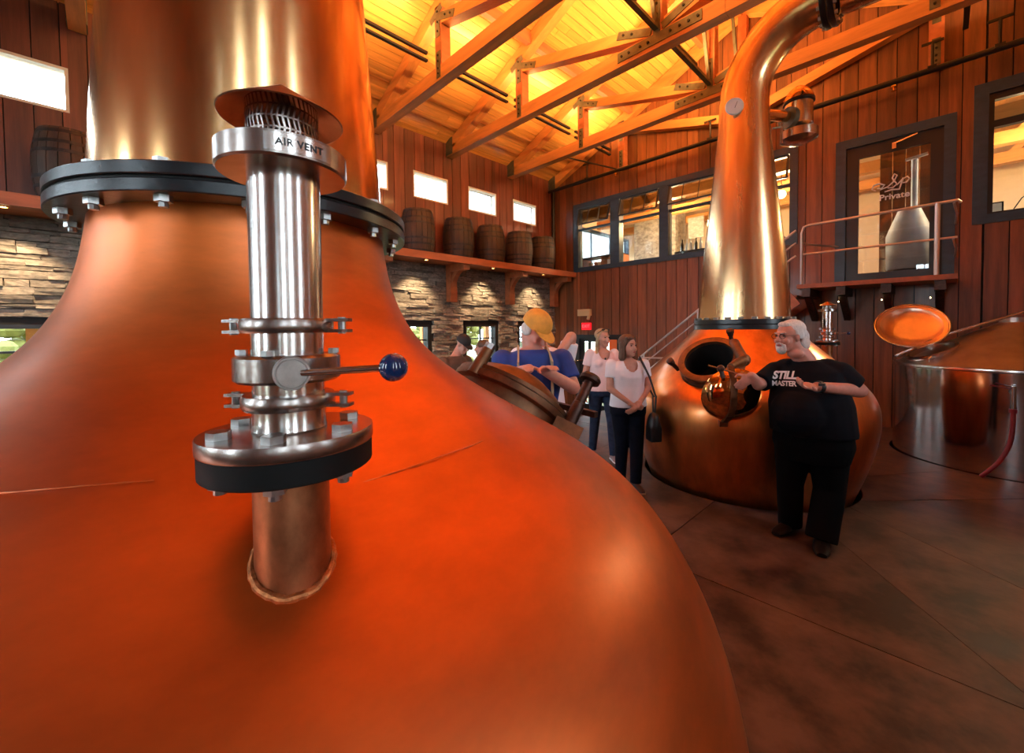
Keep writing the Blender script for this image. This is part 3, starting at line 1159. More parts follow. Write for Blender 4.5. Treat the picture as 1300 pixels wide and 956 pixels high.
# office things behind the right window
t = thing('office_desk', (1.2, 9.95, 2.43), 'dark desk just inside the office window', 'desk')
mb = MB()
ybox(mb, .45, 2.1, 9.72, 10.15, 3.30, 3.34)
obj('desk_top', mb, 'bronze_dark', t, smooth=0)
for x_ in (.5, 2.05):
    mb = MB()
    ybox(mb, x_ - .03, x_ + .03, 9.75, 10.12, 2.43, 3.30)
    obj('desk_leg', mb, 'bronze_dark', t, smooth=0)
t = thing('framed_picture', (.58, 10.0, 3.35), 'small framed picture leaning inside the office window', 'picture')
mb = MB()
ybox(mb, .48, .64, 9.9, 9.92, 3.341, 3.6)
obj('frame', mb, 'trim_dark', t, smooth=0)
mb = MB()
ybox(mb, .50, .62, 9.895, 9.9, 3.38, 3.58)
obj('print', mb, 'dial', t, smooth=0)
t = thing('office_cabinet', (1.3, 10.4, 2.43), 'dark wooden cabinet top seen through the office window', 'cabinet')
mb = MB()
ybox(mb, .9, 1.9, 10.2, 10.6, 2.43, 3.72)
obj('body', mb, 'bronze_dark', t, smooth=0)
t = thing('desk_lamp', (.8, 10.0, 3.35), 'thin jointed desk lamp by the office window', 'lamp')
mb = MB()
mb.tube([(.68, 9.95, 3.341), (.82, 9.95, 3.62), (.98, 9.95, 3.72)], .008, 6)
obj('arm', mb, 'steel', t)
mb = MB()
mb.ell((.98, 9.95, 3.72), (.05, .04, .03))
obj('head', mb, 'steel', t)

# ------------------------------------------------------------------ barrel shelf on the left wall
t = thing('barrel_shelf', (XL + .4, 2.4, 3.2), 'long red-stained timber shelf on the stone wall carrying barrels', 'shelf')
mb = MB()
ybox(mb, XL, XL + .8, YF, YB - .03, 3.17, 3.27)
obj('shelf_board', mb, 'beam_red', t, smooth=0)
mb = MB()
ybox(mb, XL + .8, XL + .84, YF, YB - .03, 3.13, 3.27)
obj('front_edge', mb, 'beam_red', t, smooth=0)
for y in (-1.70, .13, 1.96, 3.79, 5.62, 7.45, 9.2):
    mb = MB()
    ybox(mb, XL + .09, XL + .26, y - .09, y + .09, 2.35, 3.17)
    br = obj('bracket', mb, 'beam_red', t, smooth=0)
    mb = MB()
    ybox(mb, XL + .26, XL + .74, y - .085, y + .085, 3.02, 3.17)
    pts = [(XL + .24 + .46 * (1 - math.cos(a)), 2.55 + .50 * math.sin(a)) for a in [i * pi / 2 / 8 for i in range(9)]]
    poly = pts + [(p[0] - .02, p[1] + .13) for p in pts[::-1]]
    mb.prism([(p[0], p[1]) for p in poly], y - .06, y + .06, ((0, 0, 0), (1, 0, 0), (0, 0, 1), (0, 1, 0)))
    obj('bracket_brace', mb, 'beam_red', br, smooth=0)
for k, y in enumerate((-.80, 1.05, 2.88, 4.72, 6.55, 8.32)):
    t = thing('downlight', (XL + .55, y, 3.16), ['small lit downlight under the shelf by the left still', 'small lit downlight under the shelf hidden by the still', 'small lit downlight under the shelf past the still neck', 'small lit downlight under the shelf beneath the first barrel',
              'small lit downlight under the shelf between two brackets', 'small lit downlight under the shelf nearest the corner'][k], 'light fixture', 'downlights under the barrel shelf')
    mb = MB()
    mb.lathe([(.045, 3.169), (.05, 3.152), (.035, 3.147), (.034, 3.162)], (XL + .55, y, 0), n=14, caps=False)
    obj('trim_ring', mb, 'brass', t)
    mb = MB()
    mb.cyl((XL + .55, y, 3.155), (XL + .55, y, 3.165), .032, n=12)
    obj('lens', mb, 'lamp_glow', t)
    light('downlight_lamp', 'SPOT', (XL + .55, y, 3.14), SPOT_W, (1.0, .72, .40), .03, (0, math.radians(24), 0), t, (math.radians(80), .8))


def barrel(loc, label):
    x, y, z = loc
    t = thing('barrel', loc, label, 'barrel', 'oak barrels on the wall shelf')
    H, r0, r1 = .88, .285, .345

    def rr(h):
        u = 2 * h / H - 1
        return r0 + (r1 - r0) * (1 - u * u)
    ns = 20
    mb = MB()
    hs = [H * i / 12 for i in range(13)]
    for k in range(ns):
        a0, a1 = 2 * pi * (k + .04) / ns, 2 * pi * (k + .96) / ns
        rings = []
        for h in hs:
            R = rr(h) + (.002 if k % 2 else 0)
            rings.append([(x + R * math.cos(a0), y + R * math.sin(a0), z + h), (x + R * math.cos((a0 + a1) / 2) * 1.004, y + R * math.sin((a0 + a1) / 2) * 1.004, z + h), (x + R * math.cos(a1), y + R * math.sin(a1), z + h),
                          (x + (R - .025) * math.cos(a1), y + (R - .025) * math.sin(a1), z + h), (x + (R - .025) * math.cos(a0), y + (R - .025) * math.sin(a0), z + h)])
        mb.loft(rings)
    obj('staves', mb, 'barrel_wood', t, smooth=20)
    mb = MB()
    mb.lathe([(r0 - .02, .02), (r0 - .02, .045)], (x, y, z), n=28)
    mb.lathe([(r0 - .02, H - .05), (r0 - .02, H - .025)], (x, y, z), n=28)
    obj('head', mb, 'barrel_wood', t)
    for h in (.03, .16, .27, H - .31, H - .2, H - .07):
        mb = MB()
        mb.lathe([(rr(h) - .004, h), (rr(h) + .005, h), (rr(h + .04) + .005, h + .04), (rr(h + .04) - .004, h + .04)], (x, y, z), n=28, caps=False)
        obj('hoop', mb, 'hoop', t)
    return t


b0 = barrel((XL + .42, 8.44, 3.27), 'weathered oak barrel standing at the corner end of the shelf')
BL = [(7.56, 'weathered oak barrel on the shelf beside the corner one'), (6.6, 'weathered oak barrel on the shelf below the middle small window'), (5.65, 'weathered oak barrel on the shelf over a bracket, second from the left still'),
      (4.62, 'weathered oak barrel on the shelf just right of the left still neck'), (-.25, 'weathered oak barrel partly hidden behind the left still flange')]
for y, l in BL:
    c = copy_tree(b0, None, (XL + .42, y, 3.27))
    c['label'] = l

# ------------------------------------------------------------------ platform, stair and rails
t = thing('door_platform', (-.8, 8.95, 2.35), 'small wooden balcony with steel railing under the private door', 'balcony')
x = -1.74
mb = MB()
ybox(mb, -1.74, .15, 8.5, 9.37, 2.36, 2.43)
obj('deck', mb, 'beam_red', t, smooth=0)
for x in (-1.62, -1.15, -.6, -.02):
    mb = MB()
    ybox(mb, x - .06, x + .06, 8.56, 9.37, 2.22, 2.36)
    mb.bar((x, 8.7, 2.25), (x, 9.34, 1.85), .09, .1)
    br = obj('deck_bracket', mb, 'bronze_dark', t, smooth=0)
for x in (-1.2, -.66, -.12):
    mb = MB()
    mb.ell((x, 8.75, 2.12), (.007, .007, .009), n=8, m=6)
    obj('fairy_light', mb, 'lamp_glow', t)
rail = MB()
rl = [(-1.68, 8.54, 2.43), (-1.68, 8.54, 3.30), (-1.65, 8.54, 3.40), (-1.58, 8.54, 3.42), (.14, 8.54, 3.45)]
obj('top_rail', MB().tube(rl + [(.16, 8.6, 3.43)], .021, 10), 'rail_steel', t)
obj('mid_rail', MB().tube([(-1.68, 8.54, 2.94), (.14, 8.54, 2.94)], .016, 8), 'rail_steel', t)
obj('rail_post', MB().cyl((-.06, 8.54, 2.43), (-.06, 8.54, 3.45), .03, n=12), 'rail_steel', t)
for z in (3.42, 2.92):
    obj('wall_bracket', MB().tube([(.10, 8.54, z), (.13, 8.7, z - .12), (.13, 9.36, z - .16)], .014, 8), 'rail_steel', t)
obj('side_rail', MB().tube([(-1.68, 8.54, 3.12), (-1.3, 9.36, 3.12)], .016, 8), 'rail_steel', t)
t = thing('stair', (-3.3, 8.95, 0), 'open stair with steel handrails climbing behind the far still to the balcony', 'stairs')
for yy in (8.56, 9.3):
    obj('stringer', MB().bar((-1.76, yy, 2.2), (-4.75, yy, -.1 + .02), .05, .24), 'beam_red', t, smooth=0)
for i in range(13):
    xx, zz = -1.88 - i * .223, 2.43 - (i + 1) * .174
    piece('tread', (xx - .13, 8.58, zz - .04), (xx + .13, 9.28, zz), 'beam_red', t)
for z0, r in ((.93, .021), (.5, .016), (.72, .014)):
    obj('handrail', MB().tube([(-1.76, 8.54, 2.43 + z0), (-1.82, 8.54, 2.39 + z0), (-4.72, 8.54, .14 + z0 - .03)], r, 10), 'rail_steel', t)
for xx in (-2.3, -3.42, -4.6):
    zz = 2.43 - (-1.75 - xx) * .78
    obj('baluster', MB().cyl((xx, 8.54, zz - .15), (xx, 8.54, zz + .93), .018, n=10), 'rail_steel', t)
obj('landing_rail', MB().tube([(-4.72, 8.54, 1.05), (-4.0, 8.54, 1.07), (-3.6, 8.54, 1.08)], .02, 8), 'rail_steel', t)

t = thing('guard_rail', (XEDGE + .06, 6.3, 0), 'grey two-bar guard rail at the floor edge before exit door', 'railing')
for z in (1.10, .62):
    obj('rail_bar', MB().cyl((XEDGE + .06, 4.2, z), (XEDGE + .06, 8.3, z), .02, n=10), 'steel_brushed', t)
for y in (4.2, 5.55, 6.9, 8.3):
    obj('rail_post', MB().cyl((XEDGE + .06, y, 0), (XEDGE + .06, y, 1.12), .022, n=10), 'steel_brushed', t)

# exit sign, emergency light
t = thing('exit_sign', (-6.72, YB - .06, 1.7), 'small lit red exit sign above the lower door', 'sign')
mb = MB()
ybox(mb, -6.86, -6.58, YB - .08, YB - .027, 1.68, 1.87)
obj('panel', mb, 'sign_red', t, smooth=0)
wall_text('lettering', 'EXIT', .12, -6.72, 1.775, YB - .084, 'sign_letter', t)
t = thing('emergency_light', (-6.78, YB - .06, 2.05), 'beige emergency light box above the exit sign', 'light fixture')
mb = MB()
ybox(mb, -6.97, -6.57, YB - .12, YB - .027, 2.06, 2.24)
obj('box', mb, 'beige', t, smooth=0)
mb = MB()
mb.cyl((-6.62, YB - .08, 2.06), (-6.62, YB - .12, 1.96), .045, n=12)
obj('lamp_head', mb, 'beige', t)
t = thing('notice_panel', (-5.86, YB - .04, .6), 'orange notice panel beside the exit door glass', 'sign')
mb = MB()
ybox(mb, -6.02, -5.80, YB - .02, YB + .015, .75, 1.42)
obj('sheet', mb, 'orange_box', t, smooth=0)

# sprinkler pipe on the plank wall
t = thing('sprinkler_pipe', (-3.5, YB - .16, 5.6), 'black sprinkler pipe running along the plank wall under the gable', 'pipe')
obj('main_pipe', MB().cyl((XL + .1, YB - .3, 5.59), (XR - .1, YB - .3, 5.59), .045, n=14), 'pipe_black', t)
for x in (-6.5, -3.4, -.15, .52):
    mb = MB()
    mb.cyl((x, YB - .3, 5.59), (x, YB - .3, 6.0), .018, n=8)
    mb.bar((x - .12, YB - .3, 6.0), (x + .12, YB - .3, 6.0), .03, .03)
    mb.bar((x - .05, YB - .3, 5.62), (x + .05, YB - .3, 5.62), .1, .05)
    obj('pipe_hanger', mb, 'pipe_black', t, smooth=0)
obj('branch_pipe', MB().cyl((-6.55, YB - 1.5, 5.92), (-5.6, YB - .3, 5.62), .02, n=8), 'pipe_black', t)
for x in (-5.64, -3.1, -.58):
    mb = MB()
    mb.lathe([(.02, 5.545), (.045, 5.53), (.05, 5.51), (.01, 5.49), (.012, 5.46), (.035, 5.45)], (x, YB - .3, 0), n=12)
    obj('sprinkler_head', mb, 'brass', t)
t = thing('corner_downpipe', (XL + .09, YB - .10, 3.3), 'dark vertical pipe in the corner where both plank walls meet', 'pipe')
obj('pipe', MB().cyl((XL + .09, YB - .10, 3.28), (XL + .09, YB - .10, 5.75), .045, n=12), 'pipe_black', t)
for z in (3.9, 5.0):
    obj('clamp', MB().cyl((XL + .09, YB - .10, z), (XL + .09, YB - .10, z + .04), .056, n=12), 'hoop', t)

# ------------------------------------------------------------------ stills
def pchip(x, y, n):
    x, y = np.array(x, float), np.array(y, float)
    h = np.diff(x)
    dl = np.diff(y) / h
    m = np.zeros(len(x))
    for i in range(1, len(x) - 1):
        if dl[i - 1] * dl[i] > 0:
            w1, w2 = 2 * h[i] + h[i - 1], h[i] + 2 * h[i - 1]
            m[i] = (w1 + w2) / (w1 / dl[i - 1] + w2 / dl[i])
    m[0], m[-1] = dl[0], dl[-1]
    xx = np.linspace(x[0], x[-1], n)
    i = np.clip(np.searchsorted(x, xx) - 1, 0, len(x) - 2)
    t = (xx - x[i]) / h[i]
    yy = (2 * t**3 - 3 * t**2 + 1) * y[i] + (t**3 - 2 * t**2 + t) * h[i] * m[i] + (-2 * t**3 + 3 * t**2) * y[i + 1] + (t**3 - t**2) * h[i] * m[i + 1]
    k = np.ones(5) / 5
    ys = yy.copy()
    for _ in range(3):
        ys[2:-2] = np.convolve(ys, k, 'valid')
    return xx, ys


FH = Vector((-math.sin(YAW), math.cos(YAW), 0))     # horizontal view direction
RH = Vector((math.cos(YAW), math.sin(YAW), 0))


def pot(t, cx, cy, zk, rk, m, n=160):
    zz, rr = pchip(zk, rk, 120)
    obj('pot', MB().lathe(list(zip(rr, zz)), (cx, cy, 0), n=n, caps=False), m, t, smooth=60)
    return zz, rr


def collar(t, cx, cy, z0, z1, r, nb, rb, a0=0.0):
    zm = (z0 + z1) / 2
    th = z1 - z0
    for (p, q) in ((z0, zm - .004), (zm + .004, z1)):
        mb = MB()
        mb.lathe([(r - .12, p), (r - .0025, p), (r, p + .0025), (r, q - .0025), (r - .0025, q), (r - .12, q)], (cx, cy, 0), n=96, caps=False)
        obj('neck_flange', mb, 'black_iron', t)
    mb = MB()
    mb.lathe([(r - .1, zm - .006), (r - .008, zm - .006), (r - .008, zm + .006), (r - .1, zm + .006)], (cx, cy, 0), n=96, caps=False)
    obj('gasket', mb, 'rubber', t)
    for k in range(nb):
        a = a0 + 2 * pi * k / nb
        x, y = cx + rb * math.cos(a), cy + rb * math.sin(a)
        s = .26 * th
        obj('flange_bolt', MB().hexa((x, y, z1), s, s * .85), 'bolt_steel', t, smooth=0)
        mb = MB()
        mb.hexa((x, y, z0 - s * .85), s, s * .85)
        mb.cyl((x, y, z0 - s * 1.5), (x, y, z0 - s * .8), s * .55, n=8)
        obj('flange_nut', mb, 'bolt_steel', t, smooth=0)


def vent(t, o, s, zshell, hd, td, fine=True):
    """air vent standing on the pot: stub, bolted flanges, clamped butterfly valve, pipe and capped cup. o = axis xy and flange z"""
    X, Y, Z0 = o
    e_ = s * (.885 if fine else 1.05)

    def P(h, p=Vector((0, 0, 0))):
        return Vector((X, Y, Z0 + h * s)) + p * e_
    n = 40 if fine else 18

    def L(prof):
        return MB().lathe([(r * e_, Z0 + h * s) for r, h in prof], (X, Y, 0), n=n)
    obj('stub_pipe', MB().cyl((X, Y, zshell), P(.002), .0565 * e_, n=n), 'copper_stub', t)
    obj('lower_flange', L([(.06, 0), (.124, 0), (.126, .002), (.126, .032), (.06, .032)]), 'rubber', t)
    obj('upper_flange', L([(.05, .033), (.127, .033), (.128, .035), (.128, .051), (.127, .053), (.05, .053)]), 'steel_brushed', t)
    for k in range(6):
        a = .55 + 2 * pi * k / 6
        d = Vector((math.cos(a), math.sin(a), 0)) * .098
        obj('flange_bolt', MB().hexa(P(.053, d), .0165 * e_, .010 * s), 'bolt_steel', t, smooth=0)
        mb = MB()
        mb.hexa(P(-.011, d), .0155 * e_, .011 * s)
        mb.cyl(P(-.019, d), P(-.010, d), .009 * e_, n=10)
        obj('flange_nut', mb, 'bolt_steel', t, smooth=0)
    obj('ferrule', L([(.054, .053), (.0555, .055), (.054, .06), (.054, .084), (.05, .084)]), 'steel', t)
    for zc in (.094, .200):
        mb = L([(.054, zc - .010), (.066, zc - .010), (.069, zc - .005), (.069, zc + .005), (.066, zc + .010), (.054, zc + .010)])
        cl = obj('pipe_clamp', mb, 'steel_brushed', t)
        for sg in (-1, 1):
            e = hd * (sg * .082)
            sd = hd.cross(Vector((0, 0, 1)))
            for dz in (-.0078, .0078):
                obj('clamp_lug', MB().box(P(zc + dz, e), Vector((.034, .018, .0045)) * s, Matrix((hd, sd, (0, 0, 1))).transposed()), 'steel_brushed', cl, smooth=0)
            obj('clamp_pin', MB().cyl(P(zc - .012, e + hd * (sg * .006)), P(zc + .012, e + hd * (sg * .006)), .0062 * e_, n=10), 'bolt_steel', cl)
    obj('spool', L([(.053, .104), (.053, .190)]), 'steel', t)
    vb = obj('valve_body', L([(.05, .122), (.072, .122), (.078, .126), (.078, .156), (.072, .160), (.05, .160)]), 'steel_brushed', t)
    for a in (1.1, 2.6, 4.2, 5.6):
        d = Vector((math.cos(a), math.sin(a), 0)) * .068
        obj('valve_bolt', MB().hexa(P(.160, d), .009 * e_, .007 * s), 'bolt_steel', vb, smooth=0)
    zt = .139
    obj('trunnion', MB().lathe([(.022 * e_, .05 * e_), (.022 * e_, .086 * e_), (.0245 * e_, .088 * e_), (.0245 * e_, .100 * e_), (.0235 * e_, .102 * e_), (.0215 * e_, .102 * e_), (.021 * e_, .099 * e_), (.020 * e_, .099 * e_), (.0195 * e_, .102 * e_)], P(zt), td, n=28), 'steel_dark', vb)
    h0 = td * .092 + hd * .015
    hdl = (hd + Vector((0, 0, .05))).normalized()
    obj('handle', MB().cyl(P(zt, h0), P(zt, h0 + hdl * .122), .0050 * e_, .0054 * e_, n=12), 'steel', vb)
    obj('knob', MB().ell(P(zt, h0 + hdl * .132), (.0205 * e_,) * 3, n=24, m=16), 'blue_knob', vb)
    obj('vent_pipe', L([(.0527, .210), (.0527, .418)]), 'steel', t)
    cup = obj('vent_cup', L([(.05, .412), (.091, .412), (.094, .415), (.094, .443), (.090, .443), (.090, .420), (.05, .420)]), 'steel_brushed', t)
    me = D.meshes.new('vent_screen')
    bm = bmesh.new()
    nn, rows = (44, 6) if fine else (16, 2)
    rg = [[bm.verts.new(P(.418 + .090 * i / rows, Vector((math.cos(2 * pi * (j + .5 * (i % 2)) / nn), math.sin(2 * pi * (j + .5 * (i % 2)) / nn), 0)) * .052) - wloc(t)) for j in range(nn)] for i in range(rows + 1)]
    for i in range(rows):
        for j in range(nn):
            bm.faces.new((rg[i][j], rg[i][(j + 1) % nn], rg[i + 1][(j + 1) % nn], rg[i + 1][j]))
    if fine:
        bm.normal_update()
        orig = bm.faces[:]
        bmesh.ops.inset_individual(bm, faces=orig, thickness=.0013 * s, use_even_offset=True)
        bmesh.ops.delete(bm, geom=orig, context='FACES')
    bm.to_mesh(me)
    bm.free()
    obj('vent_screen', me, 'steel_brushed', t)
    obj('vent_cap', MB().lathe([(r * e_, Z0 + h * s) for r, h in ((.086, .4915), (.0885, .490), (.090, .4915), (.05, .514), (.004, .540), (.001, .5395), (.048, .512), (.086, .4915))], (X, Y, 0), n=n, caps=False), 'copper_neck' if not fine else 'cap_metal', t)
    if fine:
        me = text_mesh('AIR VENT', .0125, .0002, 0, 'CENTER', .0003, 1.1)
        a0 = math.atan2(-FH.y, -FH.x) + math.radians(42)
        for v in me.vertices:
            a = a0 + v.co.x / .084
            v.co = P(.429 + v.co.y, Vector((math.cos(a), math.sin(a), 0)) * (.0947 + v.co.z)) - wloc(t)
        me.materials.clear()
        obj('lettering', me, 'black_print', cup)
        pl = MB()
        pts0, pts1 = [], []
        for k in range(9):
            a = a0 + (-.042 + .084 * k / 8) / .084
            q = Vector((math.cos(a), math.sin(a), 0)) * .0943
            pts0.append(P(.418, q))
            pts1.append(P(.440, q))
        pl.v += pts0 + pts1
        pl.f += [[i, i + 1, 9 + i + 1, 9 + i] for i in range(8)]
        obj('name_label', pl, 'steel', cup)
    return t


LX, LY = -1.579, .363
ls = thing('copper_still', (LX, LY, 0), 'huge orange copper pot still with steel air vent and blue knob on its shoulder', 'pot still', 'copper pot stills')
LZ = [-.5, 0, .35, .7, .85, 1.0, 1.1, 1.2, 1.3, 1.4, 1.5, 1.6, 1.7, 1.9, 2.04]
LR = [1.18, 1.37, 1.435, 1.444, 1.43, 1.376, 1.318, 1.232, 1.095, .915, .745, .600, .499, .415, .395]
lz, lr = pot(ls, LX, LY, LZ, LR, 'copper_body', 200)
collar(ls, LX, LY, 2.030, 2.098, .473, 16, .438, .14)
sw = [(LX, LY, 2.098 + i * .15) for i in range(17)]
swr = [.398 - (.398 - .352) * min(1, (i * .15) / .71) - max(0, i * .15 - .71) * .07 for i in range(17)]
for k in range(1, 9):
    a = k * pi / 2 / 8
    sw.append((LX + .8 * (1 - math.cos(a)), LY, sw[16][2] + .8 * math.sin(a)))
    swr.append(swr[16] - .004 * k)
sw.append((1.9, LY, sw[-1][2] - .05))
swr.append(swr[-1] - .01)
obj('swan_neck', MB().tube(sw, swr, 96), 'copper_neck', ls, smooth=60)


def shell_r(z):
    return float(np.interp(z, lz, lr))


VX, VY = -.656, .187
vent(ls, (VX, VY, 1.528), 1.0, 1.22, RH, (-FH * .86 + RH * .5).normalized())
# weld bead follows the intersection of stub and pot
wp = []
for k in range(49):
    a = 2 * pi * k / 48
    x, y = VX + .052 * math.cos(a), VY + .052 * math.sin(a)
    rho = math.hypot(x - LX, y - LY)
    zz = float(np.interp(-rho, -lr[40:], lz[40:]))
    wp.append((x, y, zz + .001 + .001 * math.sin(k * 5.1)))
obj('weld_bead', MB().tube(wp, [.0062 + .0009 * math.sin(k * 3.7) for k in range(49)], 10), 'weld', ls)
for z0, a0, a1 in ((1.483, -1.9, -.42), (1.443, -.05, 1.35)):
    seam = [(LX + (shell_r(z0) + .0002) * math.cos(a), LY + (shell_r(z0) + .0002) * math.sin(a), z0 + .004 * math.sin(a * 9)) for a in [a0 + (a1 - a0) * i / 60 for i in range(61)]]
    obj('weld_seam', MB().tube(seam, [.0011 + .0006 * math.sin(i * 2.3) for i in range(61)], 6), 'copper_body', ls)


def manway(t, c, n, R, side, lid=True):
    """round access port: neck, rim, swing bolts and (closed) domed lid"""
    c, n = Vector(c), Vector(n).normalized()
    s = (Vector(side) - n * n.dot(Vector(side))).normalized()
    u = n.cross(s)
    Q = lambda a, r, h: c + (s * math.cos(a) + u * math.sin(a)) * r + n * h
    obj('port_neck', MB().lathe([(R - .03, -.25), (R, -.25), (R, .05), (R + .012, .055), (R + .035, .055), (R + .038, .06), (R + .038, .085), (R + .03, .09), (R - .03, .09), (R - .03, -.25)], c, n, 64, caps=False), 'bronze', t)
    if lid:
        l_ = obj('port_lid', MB().lathe([(R + .03, .092), (R + .032, .11), (R + .01, .118), (R - .02, .125), (R * .8, .17), (R * .5, .215), (R * .2, .235), (0, .238)], c, n, 64), 'bronze', t)
    else:
        pt = [o for o in D.objects if o.parent == t and o.name.startswith('pot')][0]
        bm = bmesh.new()
        bm.from_mesh(pt.data)
        o_ = wloc(t)
        kill = []
        for f in bm.faces:
            for v in f.verts:
                d = v.co + o_ - c
                if abs(d.dot(n)) < .3 and (d - n * d.dot(n)).length < R - .005:
                    kill.append(f)
                    break
        bmesh.ops.delete(bm, geom=kill, context='FACES')
        bm.to_mesh(pt.data)
        bm.free()
        obj('port_skirt', MB().lathe([(R, -.22), (R + .05, -.22), (R + .05, -.03), (R + .035, .0), (R, .005)], c, n, 64, caps=False), 'bronze', t)
        obj('port_shade_cup', MB().lathe([(R - .032, .05), (R - .032, -.3), (0, -.5)], c, n, 40, caps=False), 'opening_black', t)  # near-black cup painted in for the shade inside the pot
    return Q, s, u, n


Q, s_, u_, n_ = manway(ls, (-1.53, 1.42, 1.285), (.04, .62, .79), .285, RH)
for a, hgt, big in ((2.55, .25, 0), (1.0, .26, 0), (-.45, .32, 1), (4.1, .22, 0)):
    mb = MB()
    b0_, b1_ = Q(a, .32, .0), Q(a, .325, hgt)
    if big:
        mb.lathe([(.030, 0), (.030, .12), (.026, .125), (.024, .24), (.05, .245), (.053, .262), (.045, .275), (.02, .28)], Q(a, .345, .06), n_, 20)
        obj('swing_bolt', mb, 'bronze_dark', ls)
        mb = MB()
        mb.box(Q(a, .345, .0), (.13, .12, .13), Matrix((s_, u_, n_)).transposed())
        obj('hinge_block', mb, 'bronze', ls, smooth=0)
    else:
        mb.cyl(Q(a, .31, .05), Q(a, .31, hgt - .03), .034, .028, n=16)
        q = obj('swing_bolt', mb, 'bronze', ls)
        mb = MB()
        mb.hexa(Q(a, .31, hgt - .03), .026, .03, n_)
        obj('bolt_nut', mb, 'bolt_steel', q, smooth=0)
mb = MB()
mb.bar(Q(1.0, .31, .25), Q(.15, .42, .24), .03, .03)
mb.cyl(Q(1.0, .24, .26), Q(1.0, .40, .26), .025, n=12)
obj('clamp_arm', mb, 'bronze_dark', ls)
mb = MB()
for k in range(7):
    mb.ell(Q(.35 + k * .1, .22 + .012 * (k % 2), .205), (.013, .013, .013), n=8, m=6)
obj('safety_chain', mb, 'bolt_steel', ls)

# far still
RX, RY = -1.628, 5.358
rs = thing('copper_still', (RX, RY, 0), 'copper pot still with open manway and tall swan neck behind the man in black', 'pot still', 'copper pot stills')
RZ = [-.45, 0, .25, .5, .75, .9, 1.0, 1.1, 1.2, 1.3, 1.4, 1.5, 1.6, 1.69]
RR = [.90, 1.055, 1.14, 1.205, 1.238, 1.225, 1.185, 1.115, 1.025, .925, .82, .71, .60, .525]
pot(rs, RX, RY, RZ, RR, 'copper_far', 160)
collar(rs, RX, RY, 1.69, 1.80, .525, 24, .497)
sw = [(RX, RY, z) for z in (1.80, 2.0, 2.2, 2.41, 2.7, 3.04, 3.3, 3.5, 3.75, 3.95, 4.15, 4.3)]
swr = [.478, .468, .454, .436, .405, .367, .338, .315, .29, .27, .26, .255]
for k in range(1, 10):
    a = k * pi / 2 / 9
    sw.append((RX + .76 * (1 - math.cos(a)), RY, 4.3 + .77 * math.sin(a)))
    swr.append(.255 - .0025 * k)
obj('swan_neck', MB().tube(sw, swr, 72), 'copper_pale', rs, smooth=60)
obj('lyne_arm', MB().cyl((RX + .9, RY, 5.07), (XR - .02, RY, 4.95), .225, .20, n=48), 'copper_pale', rs, smooth=60)
for x0 in (.74, .80):
    obj('arm_flange', MB().lathe([(.2, x0), (.29, x0), (.295, x0 + .008), (.295, x0 + .042), (.29, x0 + .05), (.2, x0 + .05)], (RX, RY, 5.07), (1, 0, 0), 56, caps=False), 'black_iron', rs)
for k in range(16):
    a = 2 * pi * k / 16
    p = Vector((RX + .715, RY + .265 * math.cos(a), 5.07 + .265 * math.sin(a)))
    obj('flange_nut', MB().hexa(p, .02, .025, (1, 0, 0)), 'bolt_steel', rs, smooth=0)
    obj('flange_bolt', MB().hexa(p + Vector((.135, 0, 0)), .02, .025, (1, 0, 0)), 'bolt_steel', rs, smooth=0)
vent(rs, (-.925, 6.0, 1.50), .93, 1.2, RH, (-FH * .86 + RH * .5).normalized(), fine=False)
Q, s_, u_, n_ = manway(rs, (-1.655, 4.46, 1.34), (-.02, -.70, .71), .265, RH, lid=False)
for a in (2.75, .55):
    mb = MB()
    mb.lathe([(.022, 0), (.022, .10), (.030, .105), (.030, .13), (.038, .135), (.038, .165), (.02, .175)], Q(a, .335, -.02), n_ + (s_ * math.cos(a) + u_ * math.sin(a)) * .25, 16)
    obj('swing_bolt', mb, 'bronze_dark', rs)
# opened lid: polished dome hung from a hinge arm at the right of the port
lc = at(929, 502, 3.68)
ln = (-FW * .90 - RT * .12 - UP * .30).normalized()
lid = obj('port_lid', MB().lathe([(0, .13), (.06, .128), (.12, .115), (.18, .085), (.225, .045), (.25, .0), (.255, -.01), (.25, -.02), (.2, .02), (.1, .09), (0, .10)], lc, ln, 56), 'copper_polished', rs, smooth=60)
lu = (UP - ln * UP.dot(ln)).normalized()
lr_ = lu.cross(ln)
mb = MB()
path = []
for k in range(13):
    v = -.27 + .54 * k / 12
    path.append(lc + lu * v - lr_ * .04 + ln * (.155 - .16 * (abs(v) / .27) ** 2.2))
for a, b in zip(path, path[1:]):
    mb.bar(a, b + (b - a) * .15, .05, .022, up=ln)
obj('lid_strap', mb, 'bronze', lid, smooth=0)
mb = MB()
mb.tube([path[-1], at(936, 462, 3.72), at(944, 458, 3.84), Q(.25, .30, .07)], [.03, .045, .05, .05], 12)
mb.ell(at(944, 457, 3.84), (.06, .06, .06))
obj('hinge_arm', mb, 'bronze', lid)
obj('lid_spindle', MB().cyl(at(899, 464, 3.60), at(946, 477, 3.50), .008, n=10), 'steel', lid)
mb = MB()
mb.ell(at(915, 468, 3.57), (.032, .032, .032))
mb.cyl(at(915, 468, 3.57), at(918, 480, 3.55), .018, n=10)
obj('spindle_boss', mb, 'bronze_dark', lid)
obj('lid_catch', MB().box(path[0] - lu * .01, (.07, .05, .05), Matrix((lr_, lu, ln)).transposed()), 'copper_stub', lid, smooth=0)
